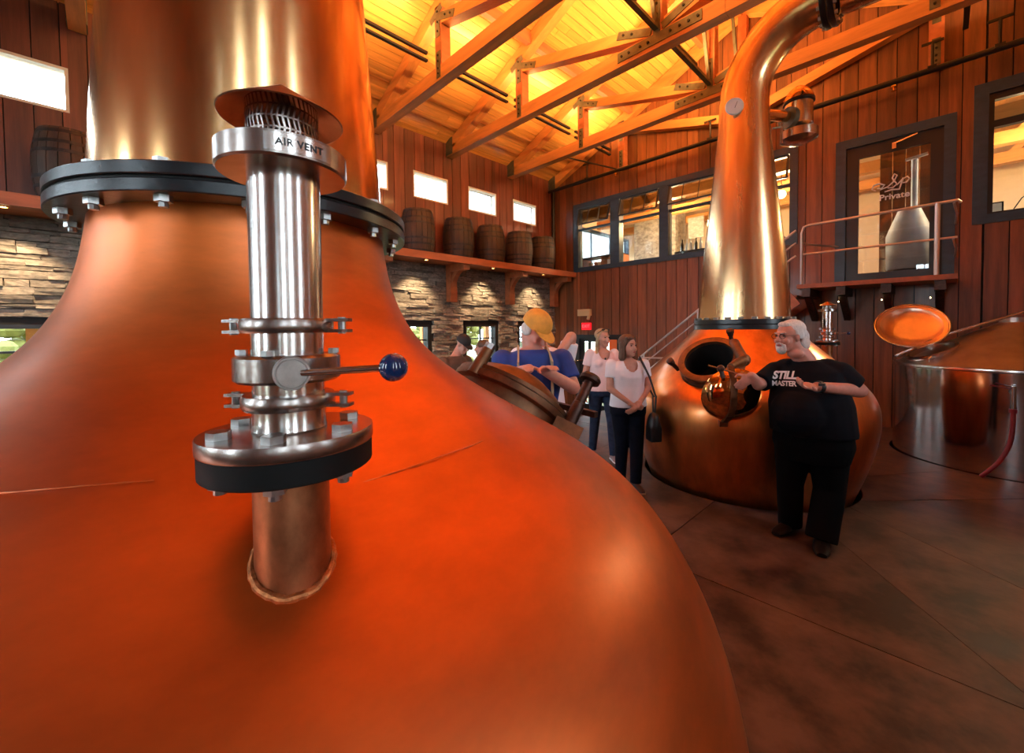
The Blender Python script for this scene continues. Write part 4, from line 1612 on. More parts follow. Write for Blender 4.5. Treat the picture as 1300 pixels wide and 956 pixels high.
# dial on the neck
dc = at(932, 136, 4.64)
dn_ = (-FW + -RT * .25).normalized()
dl = obj('dial_gauge', MB().lathe([(.055, -.1), (.055, 0), (.092, 0), (.095, .01), (.09, .03), (.08, .03), (.08, .024), (0, .024)], dc, dn_, 32), 'dial', rs)
obj('dial_pointer', MB().bar(dc + dn_ * .027 - Vector((0, 0, .02)), dc + dn_ * .027 + Vector((.02, .02, .05)), .006, .004), 'black_print', dl, smooth=0)
# relief valve beside the neck
vc = at(1014, 150, 4.95)
vx, vy = vc.x, vc.y
zv = lambda py: at(1014, py, 4.95).z
obj('relief_branch', MB().cyl((RX + .1, RY + .05, zv(152)), (vx, vy, zv(150)), .06, n=16), 'copper_neck', rs)
obj('relief_clamp', MB().lathe([(.07, .46), (.12, .46), (.12, .52), (.07, .52)], (RX + .1, RY + .05, zv(152)), (vx - RX - .1, vy - RY - .05, 0), 24), 'plate', rs)
obj('relief_body', MB().lathe([(.10, zv(163)), (.145, zv(160)), (.145, zv(133)), (.14, zv(131))], (vx, vy, 0), n=32), 'steel', rs)
obj('relief_band', MB().lathe([(.14, zv(133)), (.16, zv(132)), (.16, zv(129)), (.14, zv(128))], (vx, vy, 0), n=32), 'black_iron', rs)
obj('relief_cap', MB().lathe([(.15, zv(129)), (.148, zv(124)), (.10, zv(116)), (.05, zv(111.5)), (.02, zv(111))], (vx, vy, 0), n=32), 'copper_polished', rs)
obj('relief_cup', MB().lathe([(.08, zv(168)), (.19, zv(168)), (.195, zv(167)), (.195, zv(177)), (.12, zv(181)), (.05, zv(182))], (vx, vy, 0), n=32), 'steel', rs)
mb = MB()
mb.cyl(at(981, 163, 4.8), at(992, 161, 4.8), .012, n=8)
mb.cyl(at(992, 156, 4.8), at(992, 182, 4.8), .014, n=8)
obj('relief_lever', mb, 'bolt_steel', rs)

# ------------------------------------------------------------------ steel tank
TX, TYY, TR = .65, 8.2, 1.13
tk = thing('mash_tank', (TX, TYY, 0), 'shiny steel tank with conical top sunk in the floor, hatch open', 'tank')
obj('shell', MB().lathe([(TR, -.5), (TR, 1.19)], (TX, TYY, 0), n=128, caps=False), 'steel_tank', tk, smooth=60)
obj('rim', MB().lathe([(TR - .03, 1.17), (TR + .012, 1.17), (TR + .016, 1.19), (TR + .012, 1.21), (TR - .03, 1.215)], (TX, TYY, 0), n=128, caps=False), 'steel', tk)
obj('cone_top', MB().lathe([(TR, 1.20), (.14, 1.74), (.14, 1.80), (.0, 1.80)], (TX, TYY, 0), n=96, caps=False), 'steel_cone', tk, smooth=40)
hc = Vector((-.06, 7.78, 1.31))
obj('hatch_neck', MB().lathe([(.25, -.12), (.25, .06), (.27, .065), (.27, .09), (.23, .09), (.23, -.12)], hc, (-.35, -.22, .9), 48, caps=False), 'steel', tk)
ld_c = at(1156.5, 413, 5.72)
ld_n = (-FW * .64 + Vector((0, 0, .66)) - RT * .55).normalized()
ldo = obj('hatch_lid', MB().lathe([(0, -.07), (.16, -.068), (.26, -.05), (.31, -.015), (.325, 0), (.365, 0), (.375, .006), (.375, -.012), (.33, -.016), (.27, -.065), (0, -.085)], ld_c, ld_n, 56), 'lid_copper', tk, smooth=50)
obj('lid_rim', MB().tube([ld_c + (frame(ld_n)[0] * math.cos(a) + frame(ld_n)[1] * math.sin(a)) * .372 for a in [2 * pi * i / 48 for i in range(49)]], .014, 8), 'steel', ldo)
mb = MB()
mb.bar(at(1165, 436, 5.75), at(1172, 452, 5.75), .04, .02)
mb.bar(at(1136, 452, 5.75), at(1180, 438, 5.72), .05, .02)
obj('hinge_arm', mb, 'steel', tk, smooth=0)
obj('spray_pipe', MB().tube([on(1136, 452, 1, 7.6), on(1200, 425, 1, 7.9), on(1300, 396, 1, 8.1), on(1340, 384, 1, 8.2)], .02, 8), 'steel', tk)
obj('lifting_eye', MB().tube([at(1181, 462, 5.3), at(1179, 456, 5.3), at(1182, 452, 5.3), at(1185, 456, 5.3), at(1184, 462, 5.3)], .012, 8), 'steel', tk)
vp = Vector((.55, 7.05, .95))
mb = MB()
mb.cyl((.55, 7.12, .98), (.55, 6.98, .98), .03, n=14)
mb.cyl((.55, 6.99, 1.05), (.55, 6.99, .78), .022, n=14)
obj('outlet_valve', mb, 'steel_brushed', tk)
obj('valve_lever', MB().bar((.53, 6.97, 1.02), (.38, 6.95, 1.05), .02, .012), 'hose_red', tk, smooth=0)
mb = MB()
mb.cyl((.55, 6.99, .80), (.55, 6.99, .76), .032, n=14)
obj('hose_clip', mb, 'hose_red', tk)
hp = [(.55, 6.99, .80), (.55, 6.98, .62), (.53, 6.97, .42), (.46, 6.95, .22), (.37, 6.94, .08), (.33, 6.95, .024)]
hs = []
for i in range(len(hp) - 1):
    p0, p1, p2, p3 = [Vector(hp[max(0, min(len(hp) - 1, i + k))]) for k in (-1, 0, 1, 2)]
    for j in range(6):
        t_ = j / 6
        hs.append(.5 * ((2 * p1) + (p2 - p0) * t_ + (2 * p0 - 5 * p1 + 4 * p2 - p3) * t_**2 + (3 * p1 - p0 - 3 * p2 + p3) * t_**3))
hs.append(Vector(hp[-1]))
obj('hose', MB().tube(hs, .021, 12), 'hose_red', None, 'dark red rubber hose hanging from the steel tank valve to the floor', 'hose', origin=hp[-1])

# ------------------------------------------------------------------ people
def blob(name, mb, voxel, smooth, m, parent, sub=False, **kw):
    """fuse overlapping closed shapes into one continuous skin"""
    me = mb.mesh(name, wloc(parent), 0)
    o = D.objects.new(name, me)
    col.objects.link(o)
    r = o.modifiers.new('r', 'REMESH')
    r.mode = 'VOXEL'
    r.voxel_size = voxel
    s = o.modifiers.new('s', 'SMOOTH')
    s.factor = .5
    s.iterations = smooth
    bpy.context.view_layer.update()
    m2 = D.meshes.new_from_object(o.evaluated_get(bpy.context.evaluated_depsgraph_get()))
    D.objects.remove(o)
    m2.shade_smooth()
    return obj(name, m2, m, parent, **kw)


def ering(c, rx, ry, S, Fd, n=24):
    c = Vector(c)
    return [c + S * (rx * math.cos(2 * pi * j / n)) + Fd * (ry * math.sin(2 * pi * j / n)) for j in range(n)]


def scoop(o, c, B, rad):
    """open the neckline: remove the cloth inside an ellipsoid at the throat"""
    c = c - wloc(o)
    bm = bmesh.new()
    bm.from_mesh(o.data)
    kill = []
    for f in bm.faces:
        d = f.calc_center_median() - c
        if (d.dot(B.S) / rad[0]) ** 2 + (d.dot(B.F) / rad[1]) ** 2 + (d.z / rad[2]) ** 2 < 1:
            kill.append(f)
    bmesh.ops.delete(bm, geom=kill, context='FACES')
    bm.to_mesh(o.data)
    bm.free()


class Body:
    """axes of one person: S = to the person's right, Fd = facing, Z = up, from the floor point base"""

    def __init__(s, base, facing):
        s.b = Vector(base)
        s.F = Vector((facing[0], facing[1], 0)).normalized()
        s.S = s.F.cross(Vector((0, 0, 1)))

    def __call__(s, side, fwd, up):
        return s.b + s.S * side + s.F * fwd + Vector((0, 0, up))


def head_axes(fw, tilt=0.0):
    f = Vector(fw).normalized()
    r = f.cross(Vector((0, 0, 1))).normalized()
    u = r.cross(f)
    return r, f, u


def add_head(mb, c, ax, k=1.0, male=False):
    r, f, u = ax
    R = Matrix((r, f, u)).transposed()
    q = lambda a, b, d: Vector(c) + (r * a + f * b + u * d) * k
    e = lambda p, rad: mb.ell(p, [x * k for x in rad], R, 20, 14)
    e(q(0, -.012, .03), (.074, .094, .088))
    e(q(0, .03, -.03), (.060, .064, .085))
    e(q(0, .062, -.094), (.034 if not male else .042, .03, .024))
    e(q(0, .04, -.07), (.05, .045, .035))
    mb.cap(q(0, .094, .008), q(0, .115, -.03), .009 * k, .0155 * k)
    e(q(0, .105, -.034), (.02, .012, .009))
    e(q(0, .084, .028), (.05, .014, .011))
    for sx in (-1, 1):
        e(q(sx * .034, .070, -.034), (.025, .022, .024))
        e(q(sx * .074, -.005, -.008), (.010, .02, .032))
    e(q(0, .091, -.060), (.023, .011, .007))
    e(q(0, .090, -.072), (.020, .011, .006))
    return q


def face_bits(q, ax, k, parent, brow):
    r, f, u = ax
    R = Matrix((r, f, u)).transposed()
    for sx in (-1, 1):
        obj('eye', MB().ell(q(sx * .031, .0835, .006), (.012 * k, .007 * k, .006 * k), R, 10, 8), 'eye_dark', parent)
        obj('eyebrow', MB().cap(q(sx * .016, .097, .026), q(sx * .046, .084, .027), .004 * k, .003 * k, 8), brow, parent)
    obj('lips', MB().ell(q(0, .0985, -.066), (.020 * k, .006 * k, .0075 * k), R, 12, 8), 'lip', parent)


def add_hand(mb, w, d, pn, k=1.0, curl=.5, spread=.16, thumb=1):
    """w wrist point, d pointing direction, pn palm normal (palm side), thumb = side of the thumb"""
    d = Vector(d).normalized()
    pn = (Vector(pn) - d * d.dot(Vector(pn))).normalized()
    s = d.cross(pn) * thumb
    R = Matrix((s, d, pn)).transposed()
    w = Vector(w)
    mb.ell(w + d * .045 * k, (.040 * k, .052 * k, .016 * k), R, 16, 10)
    for i, (x, l) in enumerate(((.028, .070), (.010, .080), (-.009, .074), (-.027, .058))):
        p = w + (d * .082 + s * x) * k
        dd = (d + s * (x * spread * 6)).normalized()
        a = 0.0
        for j, fr in enumerate((.45, .32, .23)):
            a += curl * (.9 if j else .6)
            v = dd * math.cos(a) + pn * math.sin(a)
            p2 = p + v * (l * fr * k)
            mb.cap(p, p2, (.0092 - .0008 * j) * k, (.0084 - .0008 * j) * k, 10)
            p = p2
    p = w + (d * .03 + s * .034) * k
    v = (d * .6 + s * .75 + pn * .35).normalized()
    p2 = p + v * .042 * k
    mb.cap(p, p2, .013 * k, .0105 * k, 10)
    v2 = (d * .95 + s * .1 + pn * (.4 + curl * .4)).normalized()
    mb.cap(p2, p2 + v2 * .035 * k, .0102 * k, .0085 * k, 10)


def limb(mb, pts, rs, flat=True):
    """chain of tapered pieces with round joints and flat outer end"""
    for (a, b), (ra, rb) in zip(zip(pts, pts[1:]), zip(rs, rs[1:])):
        mb.cyl(a, b, ra, rb, 18)
    for p, r in list(zip(pts, rs))[:-1]:
        mb.ell(p, (r, r, r), None, 16, 10)


def shoe(name, p, d, k, m, parent, sole=None):
    d = Vector((d[0], d[1], 0)).normalized()
    s = d.cross(Vector((0, 0, 1)))
    p = Vector((p[0], p[1], 0))
    rings = []
    for t_, w_, h_ in ((-.075, .028, .05), (-.06, .038, .075), (-.01, .040, .085), (.05, .044, .07), (.11, .050, .05), (.16, .046, .042), (.195, .028, .03)):
        c = p + d * t_ * k
        rings.append([c + s * (w_ * k * math.cos(a)) + Vector((0, 0, max(.004, h_ * k * .5 + h_ * k * .5 * math.sin(a)))) for a in [2 * pi * j / 16 for j in range(16)]])
    o = obj(name, MB().loft(rings), m, parent, smooth=60)
    if sole:
        poly = []
        for t_, w_ in ((-.08, .025), (-.06, .042), (.05, .046), (.12, .053), (.17, .048), (.2, .026)):
            poly.append((t_ * k, w_ * k))
        poly = poly + [(a, -b) for a, b in poly[::-1]]
        obj('sole', MB().prism(poly, 0.001, .018, (p, d, s, (0, 0, 1))), sole, o, smooth=0)
    return o


def person(pos, label, group=None):
    return thing('person', (pos[0], pos[1], 0), label, 'person', group)


# ---- man in the black printed shirt
f1, f2 = on(1003, 672, 2, 0), on(1042, 692, 2, 0)
mid = (f1 + f2) / 2
p1 = person(mid, 'white-haired bearded man in glasses, black printed T-shirt and black trousers, hand on still lid')
BF = (-FH * .62 - RH * .78).normalized()
B = Body((mid.x, mid.y, 0), BF)
dm = (mid - CAM).dot(FW)
J = lambda px, py, d: at(px, py, dm + d)
hc_ = J(1001, 427, .0)
hax = head_axes((-RH * .93 - FH * .30 + Vector((0, 0, -.02))))
sk = MB()
q1 = add_head(sk, hc_, hax, 1.06, True)
neck = J(1022, 458, .0)
sk.cap(q1(0, -.03, -.05), neck, .066, .078)
sk.ell(J(1010, 449, -.03), (.06, .05, .04))
tor = [(J(1030, 560, .0), .25, .20), (J(1030, 535, -.01), .30, .25), (J(1028, 512, -.02), .295, .25), (J(1026, 490, -.01), .265, .21), (J(1026, 470, .0), .24, .16), (J(1024, 459, .0), .12, .10)]
sk.loft([ering(c, a - .03, b - .03, B.S, B.F) for c, a, b in tor])
shR, elR, wrR = J(985, 472, .14), J(963, 488, .02), J(954, 477, .0)
shL, elL, wrL = J(1066, 476, -.12), J(1091, 496, -.17), J(1036, 491, -.33)
limb(sk, [shR, elR, wrR], [.062, .05, .034])
limb(sk, [shL, elL, wrL], [.062, .055, .036])
sk.ell(wrR, (.033, .033, .033))
add_hand(sk, wrR, (J(944, 486, .03) - wrR), (FH * .8 - Vector((0, 0, .5))), 1.1, .45, thumb=-1)
add_hand(sk, wrL, (J(1014, 489, -.34) - wrL), (-FH * .3 + Vector((0, 0, .6)) - RH * .1), 1.2, .6, thumb=-1)
hpR, knR, anR = J(1008, 565, .07), J(1003, 612, .08), Vector((f1.x, f1.y, .09))
hpL, knL, anL = J(1052, 565, -.05), J(1053, 622, -.06), Vector((f2.x, f2.y, .09))
limb(sk, [hpR, knR, anR], [.10, .065, .045])
limb(sk, [hpL, knL, anL], [.10, .065, .045])
sk.ell(anR, (.05, .05, .05))
sk.ell(anL, (.05, .05, .05))
body = blob('body', sk, .0065, 3, 'skin_pink', p1)
tee = MB()
tee.loft([ering(c, a, b, B.S, B.F) for c, a, b in [(J(1031, 549, .0), .305, .255)] + tor[1:5] + [(J(1024, 457, .0), .105, .085)]])
limb(tee, [shR, shR + (elR - shR) * .88], [.088, .080])
limb(tee, [shL, shL + (elL - shL) * .80], [.105, .092])
tee.ell(J(1050, 466, -.06), (.10, .09, .07))
tee.ell(J(1000, 464, .08), (.09, .08, .06))
tee.ell(J(1016, 524, -.08), (.21, .20, .20))
tee_o = blob('t_shirt', tee, .009, 12, 'tee_black', p1)
tr = MB()
tr.loft([ering(J(1031, 546, .0), .275, .225, B.S, B.F), ering(J(1031, 562, .0), .285, .23, B.S, B.F), ering(J(1031, 582, .0), .25, .20, B.S, B.F)])
limb(tr, [hpR, knR, anR + Vector((0, 0, -.05))], [.145, .098, .088])
limb(tr, [hpL, knL, anL + Vector((0, 0, -.05))], [.150, .110, .108])
blob('trousers', tr, .010, 5, 'trouser_black', p1)
shoe('shoe', f1, BF * 1 - RH * .3, 1.15, 'shoe_black', p1)
shoe('shoe', f2, BF - FH * .5, 1.15, 'shoe_black', p1)
hr = MB()
r_, f_, u_h = hax
RM = Matrix((r_, f_, u_h)).transposed()
hr.ell(q1(0, -.040, .055), (.092, .105, .082), RM)
hr.ell(q1(0, -.105, -.01), (.084, .06, .085), RM)
hr.ell(q1(0, -.125, -.075), (.075, .05, .05), RM)
hr.ell(q1(0, .045, .092), (.05, .035, .025), RM)
for sx in (-1, 1):
    hr.ell(q1(sx * .066, -.03, .03), (.022, .05, .055), RM)
    hr.ell(q1(sx * .066, -.085, -.055), (.028, .05, .055), RM)
blob('hair', hr, .008, 2, 'hair_white', p1)
bd = MB()
bd.ell(q1(0, .082, -.098), (.034, .03, .034), RM)
bd.ell(q1(0, .068, -.115), (.03, .03, .022), RM)
for sx in (-1, 1):
    bd.cap(q1(sx * .008, .104, -.048), q1(sx * .036, .082, -.066), .009, .008, 8)
    bd.cap(q1(sx * .034, .080, -.066), q1(sx * .030, .075, -.10), .010, .014, 8)
blob('beard', bd, .006, 2, 'hair_white', p1)
face_bits(q1, hax, 1.06, p1, 'hair_white')
gl = MB()
for sx in (-1, 1):
    gl.tube([q1(sx * .033 + .024 * math.cos(a), .102, .004 + .018 * math.sin(a)) for a in [2 * pi * i / 16 for i in range(17)]], .0018, 6)
    gl.tube([q1(sx * .057, .100, .008), q1(sx * .075, .05, .01), q1(sx * .078, -.01, .008)], .0018, 6)
gl.tube([q1(-.009, .103, .008), q1(.009, .103, .008)], .002, 6)
obj('glasses', gl, 'wire', p1)
wt = MB()
wd_ = (elL - wrL).normalized()
wt.cyl(wrL + wd_ * .012, wrL + wd_ * .045, .043, .045, 18)
wt.box(wrL + wd_ * .028 - FH * .035 + Vector((0, 0, .022)), (.04, .04, .02))
obj('wristwatch', wt, 'leather_black', p1)


def print_on(name, body, size, m, target, parent, origin, right, updir, view, shear=0.0, bold=0.0, spacing=1.0):
    me = text_mesh(body, size, 0, shear, 'CENTER', bold, spacing)
    bm = bmesh.new()
    bm.from_mesh(me)
    bmesh.ops.triangulate(bm, faces=bm.faces)
    bmesh.ops.subdivide_edges(bm, edges=[e for e in bm.edges if e.calc_length() > .02], cuts=2)
    sh = wloc(target)
    bv = BVHTree.FromPolygons([v.co + sh for v in target.data.vertices], [p.vertices[:] for p in target.data.polygons])
    o_ = wloc(parent)
    for v in bm.verts:
        p = Vector(origin) + Vector(right) * v.co.x + Vector(updir) * v.co.y
        h = bv.ray_cast(p - view * .6, view)
        v.co = ((h[0] - view * .004) if h[0] is not None else p) - o_
    bm.to_mesh(me)
    bm.free()
    me.materials.clear()
    return obj(name, me, m, parent)


vd = (J(1000, 478, 0) - CAM).normalized()
tr_ = (RT * 1.0 - UP * .02).normalized()
print_on('shirt_print', 'STILL', .086, 'white_print', tee_o, tee_o, J(995, 476.5, -.2), tr_, UP, vd, .25, .004, .95)
print_on('shirt_print', 'MASTER', .056, 'white_print', tee_o, tee_o, J(995, 487.5, -.2), tr_, UP, vd, 0, .002, .95)


# ---- women
def woman(feet, face_dir, look, H, label, tee_m, jean_m, hair_m, arms, skin_m='skin', shoes=('shoe_dark', None), loose=0.0, stout=1.0, shift=(0, 0)):
    a, b = feet
    mid = (Vector(a) + Vector(b)) / 2
    p = person(mid, label)
    B = Body((mid.x, mid.y, 0), face_dir)
    k = H / 1.66
    G = lambda s, f, u: B(s * k, f * k, u * k)
    hax = head_axes(look)
    hc = G(shift[0], .02 + shift[1], 1.535)
    sk = MB()
    q = add_head(sk, hc, hax, .97 * k)
    sk.cap(q(0, -.025, -.06), G(0, -.01, 1.36), .046 * k, .056 * k)
    T = [(.93, .165, .115), (1.0, .155, .11), (1.10, .140, .105), (1.2, .150, .115), (1.28, .165, .105), (1.36, .13, .08), (1.40, .06, .055)]
    sk.loft([ering(G(0, 0, u), (w_ - .012) * stout * k, (d_ - .012) * stout * k, B.S, B.F) for u, w_, d_ in T])
    sls = []
    for sx in (1, -1):
        sh = G(sx * .165 * stout, -.005, 1.335)
        el, wr, hd, pn, th = [arms[sx][i] for i in range(5)]
        el, wr = G(*el), G(*wr)
        limb(sk, [sh, el, wr], [.047 * k, .038 * k, .024 * k])
        sk.ell(wr, (.024 * k,) * 3)
        add_hand(sk, wr, B.S * hd[0] + B.F * hd[1] + Vector((0, 0, hd[2])), B.S * pn[0] + B.F * pn[1] + Vector((0, 0, pn[2])), .88 * k, .35, thumb=th)
        sls.append((sh, el))
    hips = []
    for sx, ft in ((1, a), (-1, b)):
        hp = G(sx * .085, 0, .86)
        an = Vector((ft[0], ft[1], .08))
        kn = (hp + an) / 2 + B.F * .03
        hips.append((hp, kn, an))
        limb(sk, [hp, kn, an], [.085 * k, .052 * k, .036 * k])
        sk.ell(an, (.04, .04, .04))
    blob('body', sk, .008, 3, skin_m, p)
    te = MB()
    Tt = [(.88 - loose * .5, .185 + loose, .135 + loose * .6), (1.0, .172 + loose * .7, .130 + loose * .4), (1.10, .158 + loose * .4, .122 + loose * .2), (1.2, .166, .135), (1.28, .178, .118), (1.35, .15, .085), (1.375, .10, .065)]
    te.loft([ering(G(0, .005, u), w_ * stout * k, d_ * stout * k, B.S, B.F) for u, w_, d_ in Tt])
    for sx in (-1, 1):
        te.ell(G(sx * .07, .085, 1.215), (.07 * k * stout, .055 * k, .06 * k), Matrix((B.S, B.F, (0, 0, 1))).transposed())
    for sh, el in sls:
        limb(te, [sh, sh + (el - sh) * .55], [.062 * k, .062 * k])
    teo = blob('t_shirt', te, .009, 4, tee_m, p)
    scoop(teo, G(0, .10 * stout, 1.385), B, (.078 * k, .12 * k, .125 * k))
    je = MB()
    je.loft([ering(G(0, 0, u), w_ * stout * k, d_ * stout * k, B.S, B.F) for u, w_, d_ in ((.80, .178, .130), (.88, .180, .132), (.95, .165, .118))])
    for hp, kn, an in hips:
        limb(je, [hp, kn, an + Vector((0, 0, -.02))], [.098 * k * stout, .066 * k * stout, .052 * k * stout])
    blob('jeans', je, .010, 4, jean_m, p)
    for ft in (a, b):
        shoe('shoe', ft, face_dir, .92, shoes[0], p, shoes[1])
    face_bits(q, hax, .97 * k, p, hair_m)
    return p, B, G, q, hax, k


bA, bB = on(788, 613, 2, 0), on(807, 620, 2, 0)
face = (-FH * .98 + RH * .12).normalized()
arms = {1: ((.215, .03, 1.08), (.03, .19, .925), (-1, .1, -.35), (.1, -1, .1), 1), -1: ((-.215, .03, 1.08), (-.02, .20, .90), (.9, .2, -.4), (-.1, -1, .1), -1)}
p2, B2, G2, q2, hx2, k2 = woman((bA, bB), face, (RH * .42 - FH * .90), 1.65, 'brown-haired woman in a plain white T-shirt and dark jeans, hands clasped in front', 'tee_white', 'denim_dark', 'hair_brown', arms, 'skin', ('shoe_dark', 'strap_tan'), 0.0, 1.12)
R2 = Matrix(hx2).transposed()
hr = MB()
hr.ell(q2(0, -.028, .047), (.092, .098, .086), R2)
hr.ell(q2(.03, .05, .09), (.045, .03, .024), R2)
for sx in (-1, 1):
    hr.cap(q2(sx * .076, -.005, .02), q2(sx * .082, -.01, -.125), .034, .04)
    hr.cap(q2(sx * .04, .045, .085), q2(sx * .074, .02, .01), .022, .018)
hr.cap(q2(0, -.075, .02), q2(0, -.07, -.13), .06, .055)
hr.ell(q2(0, -.05, -.12), (.085, .05, .04), R2)
blob('hair', hr, .007, 2, 'hair_brown', p2)
bg_ = thing('handbag', G2(-.20, .20, .54), 'black shoulder bag hanging at the hip of the brown-haired woman', 'handbag')
mb = MB()
mb.ell(G2(-.20, .20, .69), (.07, .09, .16), Matrix((B2.S, B2.F, (0, 0, 1))).transposed())
mb.box(G2(-.20, .20, .62), (.12, .15, .16), Matrix((B2.S, B2.F, (0, 0, 1))).transposed())
blob('bag', mb, .010, 16, 'leather_black', bg_)
mb = MB()
st_ = [G2(-.20, .22, .80), G2(-.225, .20, 1.0), G2(-.175, .165, 1.2), G2(-.135, .142, 1.30), G2(-.125, .03, 1.405), G2(-.14, -.08, 1.33), G2(-.265, .04, 1.0), G2(-.21, .17, .80)]
for a_, b_ in zip(st_, st_[1:]):
    mb.bar(a_, b_ + (b_ - a_) * .08, .030, .008, up=B2.S)
obj('strap', mb, 'leather_black', bg_, smooth=0)

cA, cB = on(752, 576, 2, 0), on(779, 584, 2, 0)
arms = {1: ((.225, -.02, 1.06), (.235, .03, .84), (0, .1, -1), (-1, 0, 0), 1), -1: ((-.225, -.02, 1.06), (-.235, .03, .84), (0, .1, -1), (1, 0, 0), -1)}
p3, B3, G3, q3, hx3, k3 = woman((cA, cB), face, (RH * .48 - FH * .88), 1.72, 'blonde woman in a loose pale pink top and blue jeans, sunglasses on her head', 'tee_pink', 'denim', 'hair_blonde', arms, 'skin', ('shoe_grey', 'dial'), .03, .98)
R3 = Matrix(hx3).transposed()
hr = MB()
hr.ell(q3(0, -.030, .046), (.087, .096, .083), R3)
hr.ell(q3(0, .05, .095), (.05, .03, .02), R3)
for sx in (-1, 1):
    hr.cap(q3(sx * .072, -.005, .03), q3(sx * .072, -.03, -.10), .024, .026)
hr.cap(q3(.06, -.04, -.10), q3(.10, .0, -.20), .028, .022)
hr.cap(q3(-.05, -.05, -.10), q3(-.075, .01, -.22), .028, .022)
blob('hair', hr, .007, 2, 'hair_blonde', p3)
sg = MB()
for sx in (-1, 1):
    sg.ell(q3(sx * .036, .055, .108), (.030, .016, .014), R3)
    sg.tube([q3(sx * .066, .05, .10), q3(sx * .082, -.02, .05)], .004, 6)
obj('sunglasses', sg, 'leather_black', p3)
obj('pendant', MB().ell(G3(0, .115, 1.275), (.013, .008, .016)), 'eye_dark', p3)


# ---- visitors behind the near manway
def visitor(base, face_dir, look, H, label, shirt_m, trouser_m, arms, headc=None, skin_m='skin', stout=1.0, lean=0.0):
    p = person(base, label)
    B = Body((base[0], base[1], 0), face_dir)
    k = H / 1.75
    G = lambda s, f, u: B(s * k, f * k + lean * max(0, u - .95) * k, u * k)
    hax = head_axes(look)
    sk = MB()
    hc = headc if headc is not None else G(0, .03, 1.615)
    q = add_head(sk, hc, hax, k, True)
    sk.cap(q(0, -.025, -.06), G(0, -.01, 1.43), .055 * k, .066 * k)
    T = [(.95, .175, .13), (1.1, .165, .13), (1.25, .19, .135), (1.36, .205, .12), (1.44, .14, .09), (1.48, .07, .06)]
    sk.loft([ering(G(0, 0, u), (w_ - .012) * stout * k, (d_ - .012) * stout * k, B.S, B.F) for u, w_, d_ in T])
    te = MB()
    te.loft([ering(G(0, 0, u), w_ * stout * k, d_ * stout * k, B.S, B.F) for u, w_, d_ in [(.88, .20, .15)] + [(u, w_ + .012, d_ + .012) for u, w_, d_ in T[1:5]] + [(1.465, .09, .07)]])
    for sx in (1, -1):
        sh = G(sx * .20 * stout, 0, 1.39)
        el, wr, hd, pn, th = arms[sx]
        el = el if isinstance(el, Vector) else G(*el)
        wr = wr if isinstance(wr, Vector) else G(*wr)
        limb(sk, [sh, el, wr], [.055 * k, .046 * k, .03 * k])
        sk.ell(wr, (.03 * k,) * 3)
        add_hand(sk, wr, B.S * hd[0] + B.F * hd[1] + Vector((0, 0, hd[2])), B.S * pn[0] + B.F * pn[1] + Vector((0, 0, pn[2])), k, .4, thumb=th)
        limb(te, [sh, sh + (el - sh) * .72], [.078 * k, .074 * k])
    tr = MB()
    tr.loft([ering(G(0, 0, u), w_ * stout * k, d_ * stout * k, B.S, B.F) for u, w_, d_ in ((.82, .185, .14), (.9, .185, .14), (.98, .175, .13))])
    for sx in (1, -1):
        hp, kn, an = G(sx * .09, 0, .88), G(sx * .11, .02, .48), B(sx * .12 * k, -.01, .08)
        limb(sk, [hp, kn, an], [.09 * k, .058 * k, .04 * k])
        sk.ell(an, (.045, .045, .045))
        limb(tr, [hp, kn, an + Vector((0, 0, -.02))], [.105 * k, .082 * k, .07 * k])
        shoe('shoe', B(sx * .12 * k, 0, 0), face_dir, 1.05, 'shoe_dark', p)
    blob('body', sk, .009, 3, skin_m, p)
    te_o = blob('shirt', te, .010, 4, shirt_m, p)
    blob('trousers', tr, .011, 4, trouser_m, p)
    return p, B, G, q, hax, k, te_o


def cap_on(p, q, hax, k, m, brim=True, back=False):
    r, f, u = hax
    R = Matrix((r, f, u)).transposed()
    mb = MB()
    prof = []
    for i in range(7):
        t_ = pi / 2 * i / 6
        prof.append((.089 * math.cos(t_), .085 * math.sin(t_)))
    X = [[q(0, -.012, .05) + (r * (a[0] * math.cos(w_) * .94) + f * (a[0] * math.sin(w_) * 1.14) + u * a[1]) * k for w_ in [2 * pi * j / 24 for j in range(24)]] for a in [(.089, -.02)] + prof]
    mb.loft(X)
    c = obj('cap', mb, m, p, smooth=60)
    if brim:
        s = -1 if back else 1
        b = MB()
        up_, lo_ = [], []
        for i in range(13):
            a = pi * i / 12
            up_.append(q(.072 * math.cos(a), s * (.075 + .085 * math.sin(a)), .036 - .018 * math.sin(a)))
        inn = [q(.080 * math.cos(pi * i / 12), s * (.03 + .06 * math.sin(pi * i / 12)), .04) for i in range(13)]
        off = u * .006
        b.v += up_ + inn + [x - off for x in up_] + [x - off for x in inn]
        for i in range(12):
            b.f += [[i, i + 1, 14 + i, 13 + i], [26 + i, 39 + i, 40 + i, 27 + i], [i, 26 + i, 27 + i, i + 1]]
        obj('brim', b, m, c)
    obj('cap_button', MB().ell(q(0, -.012, .136), (.009, .009, .006)), m, c)
    return c


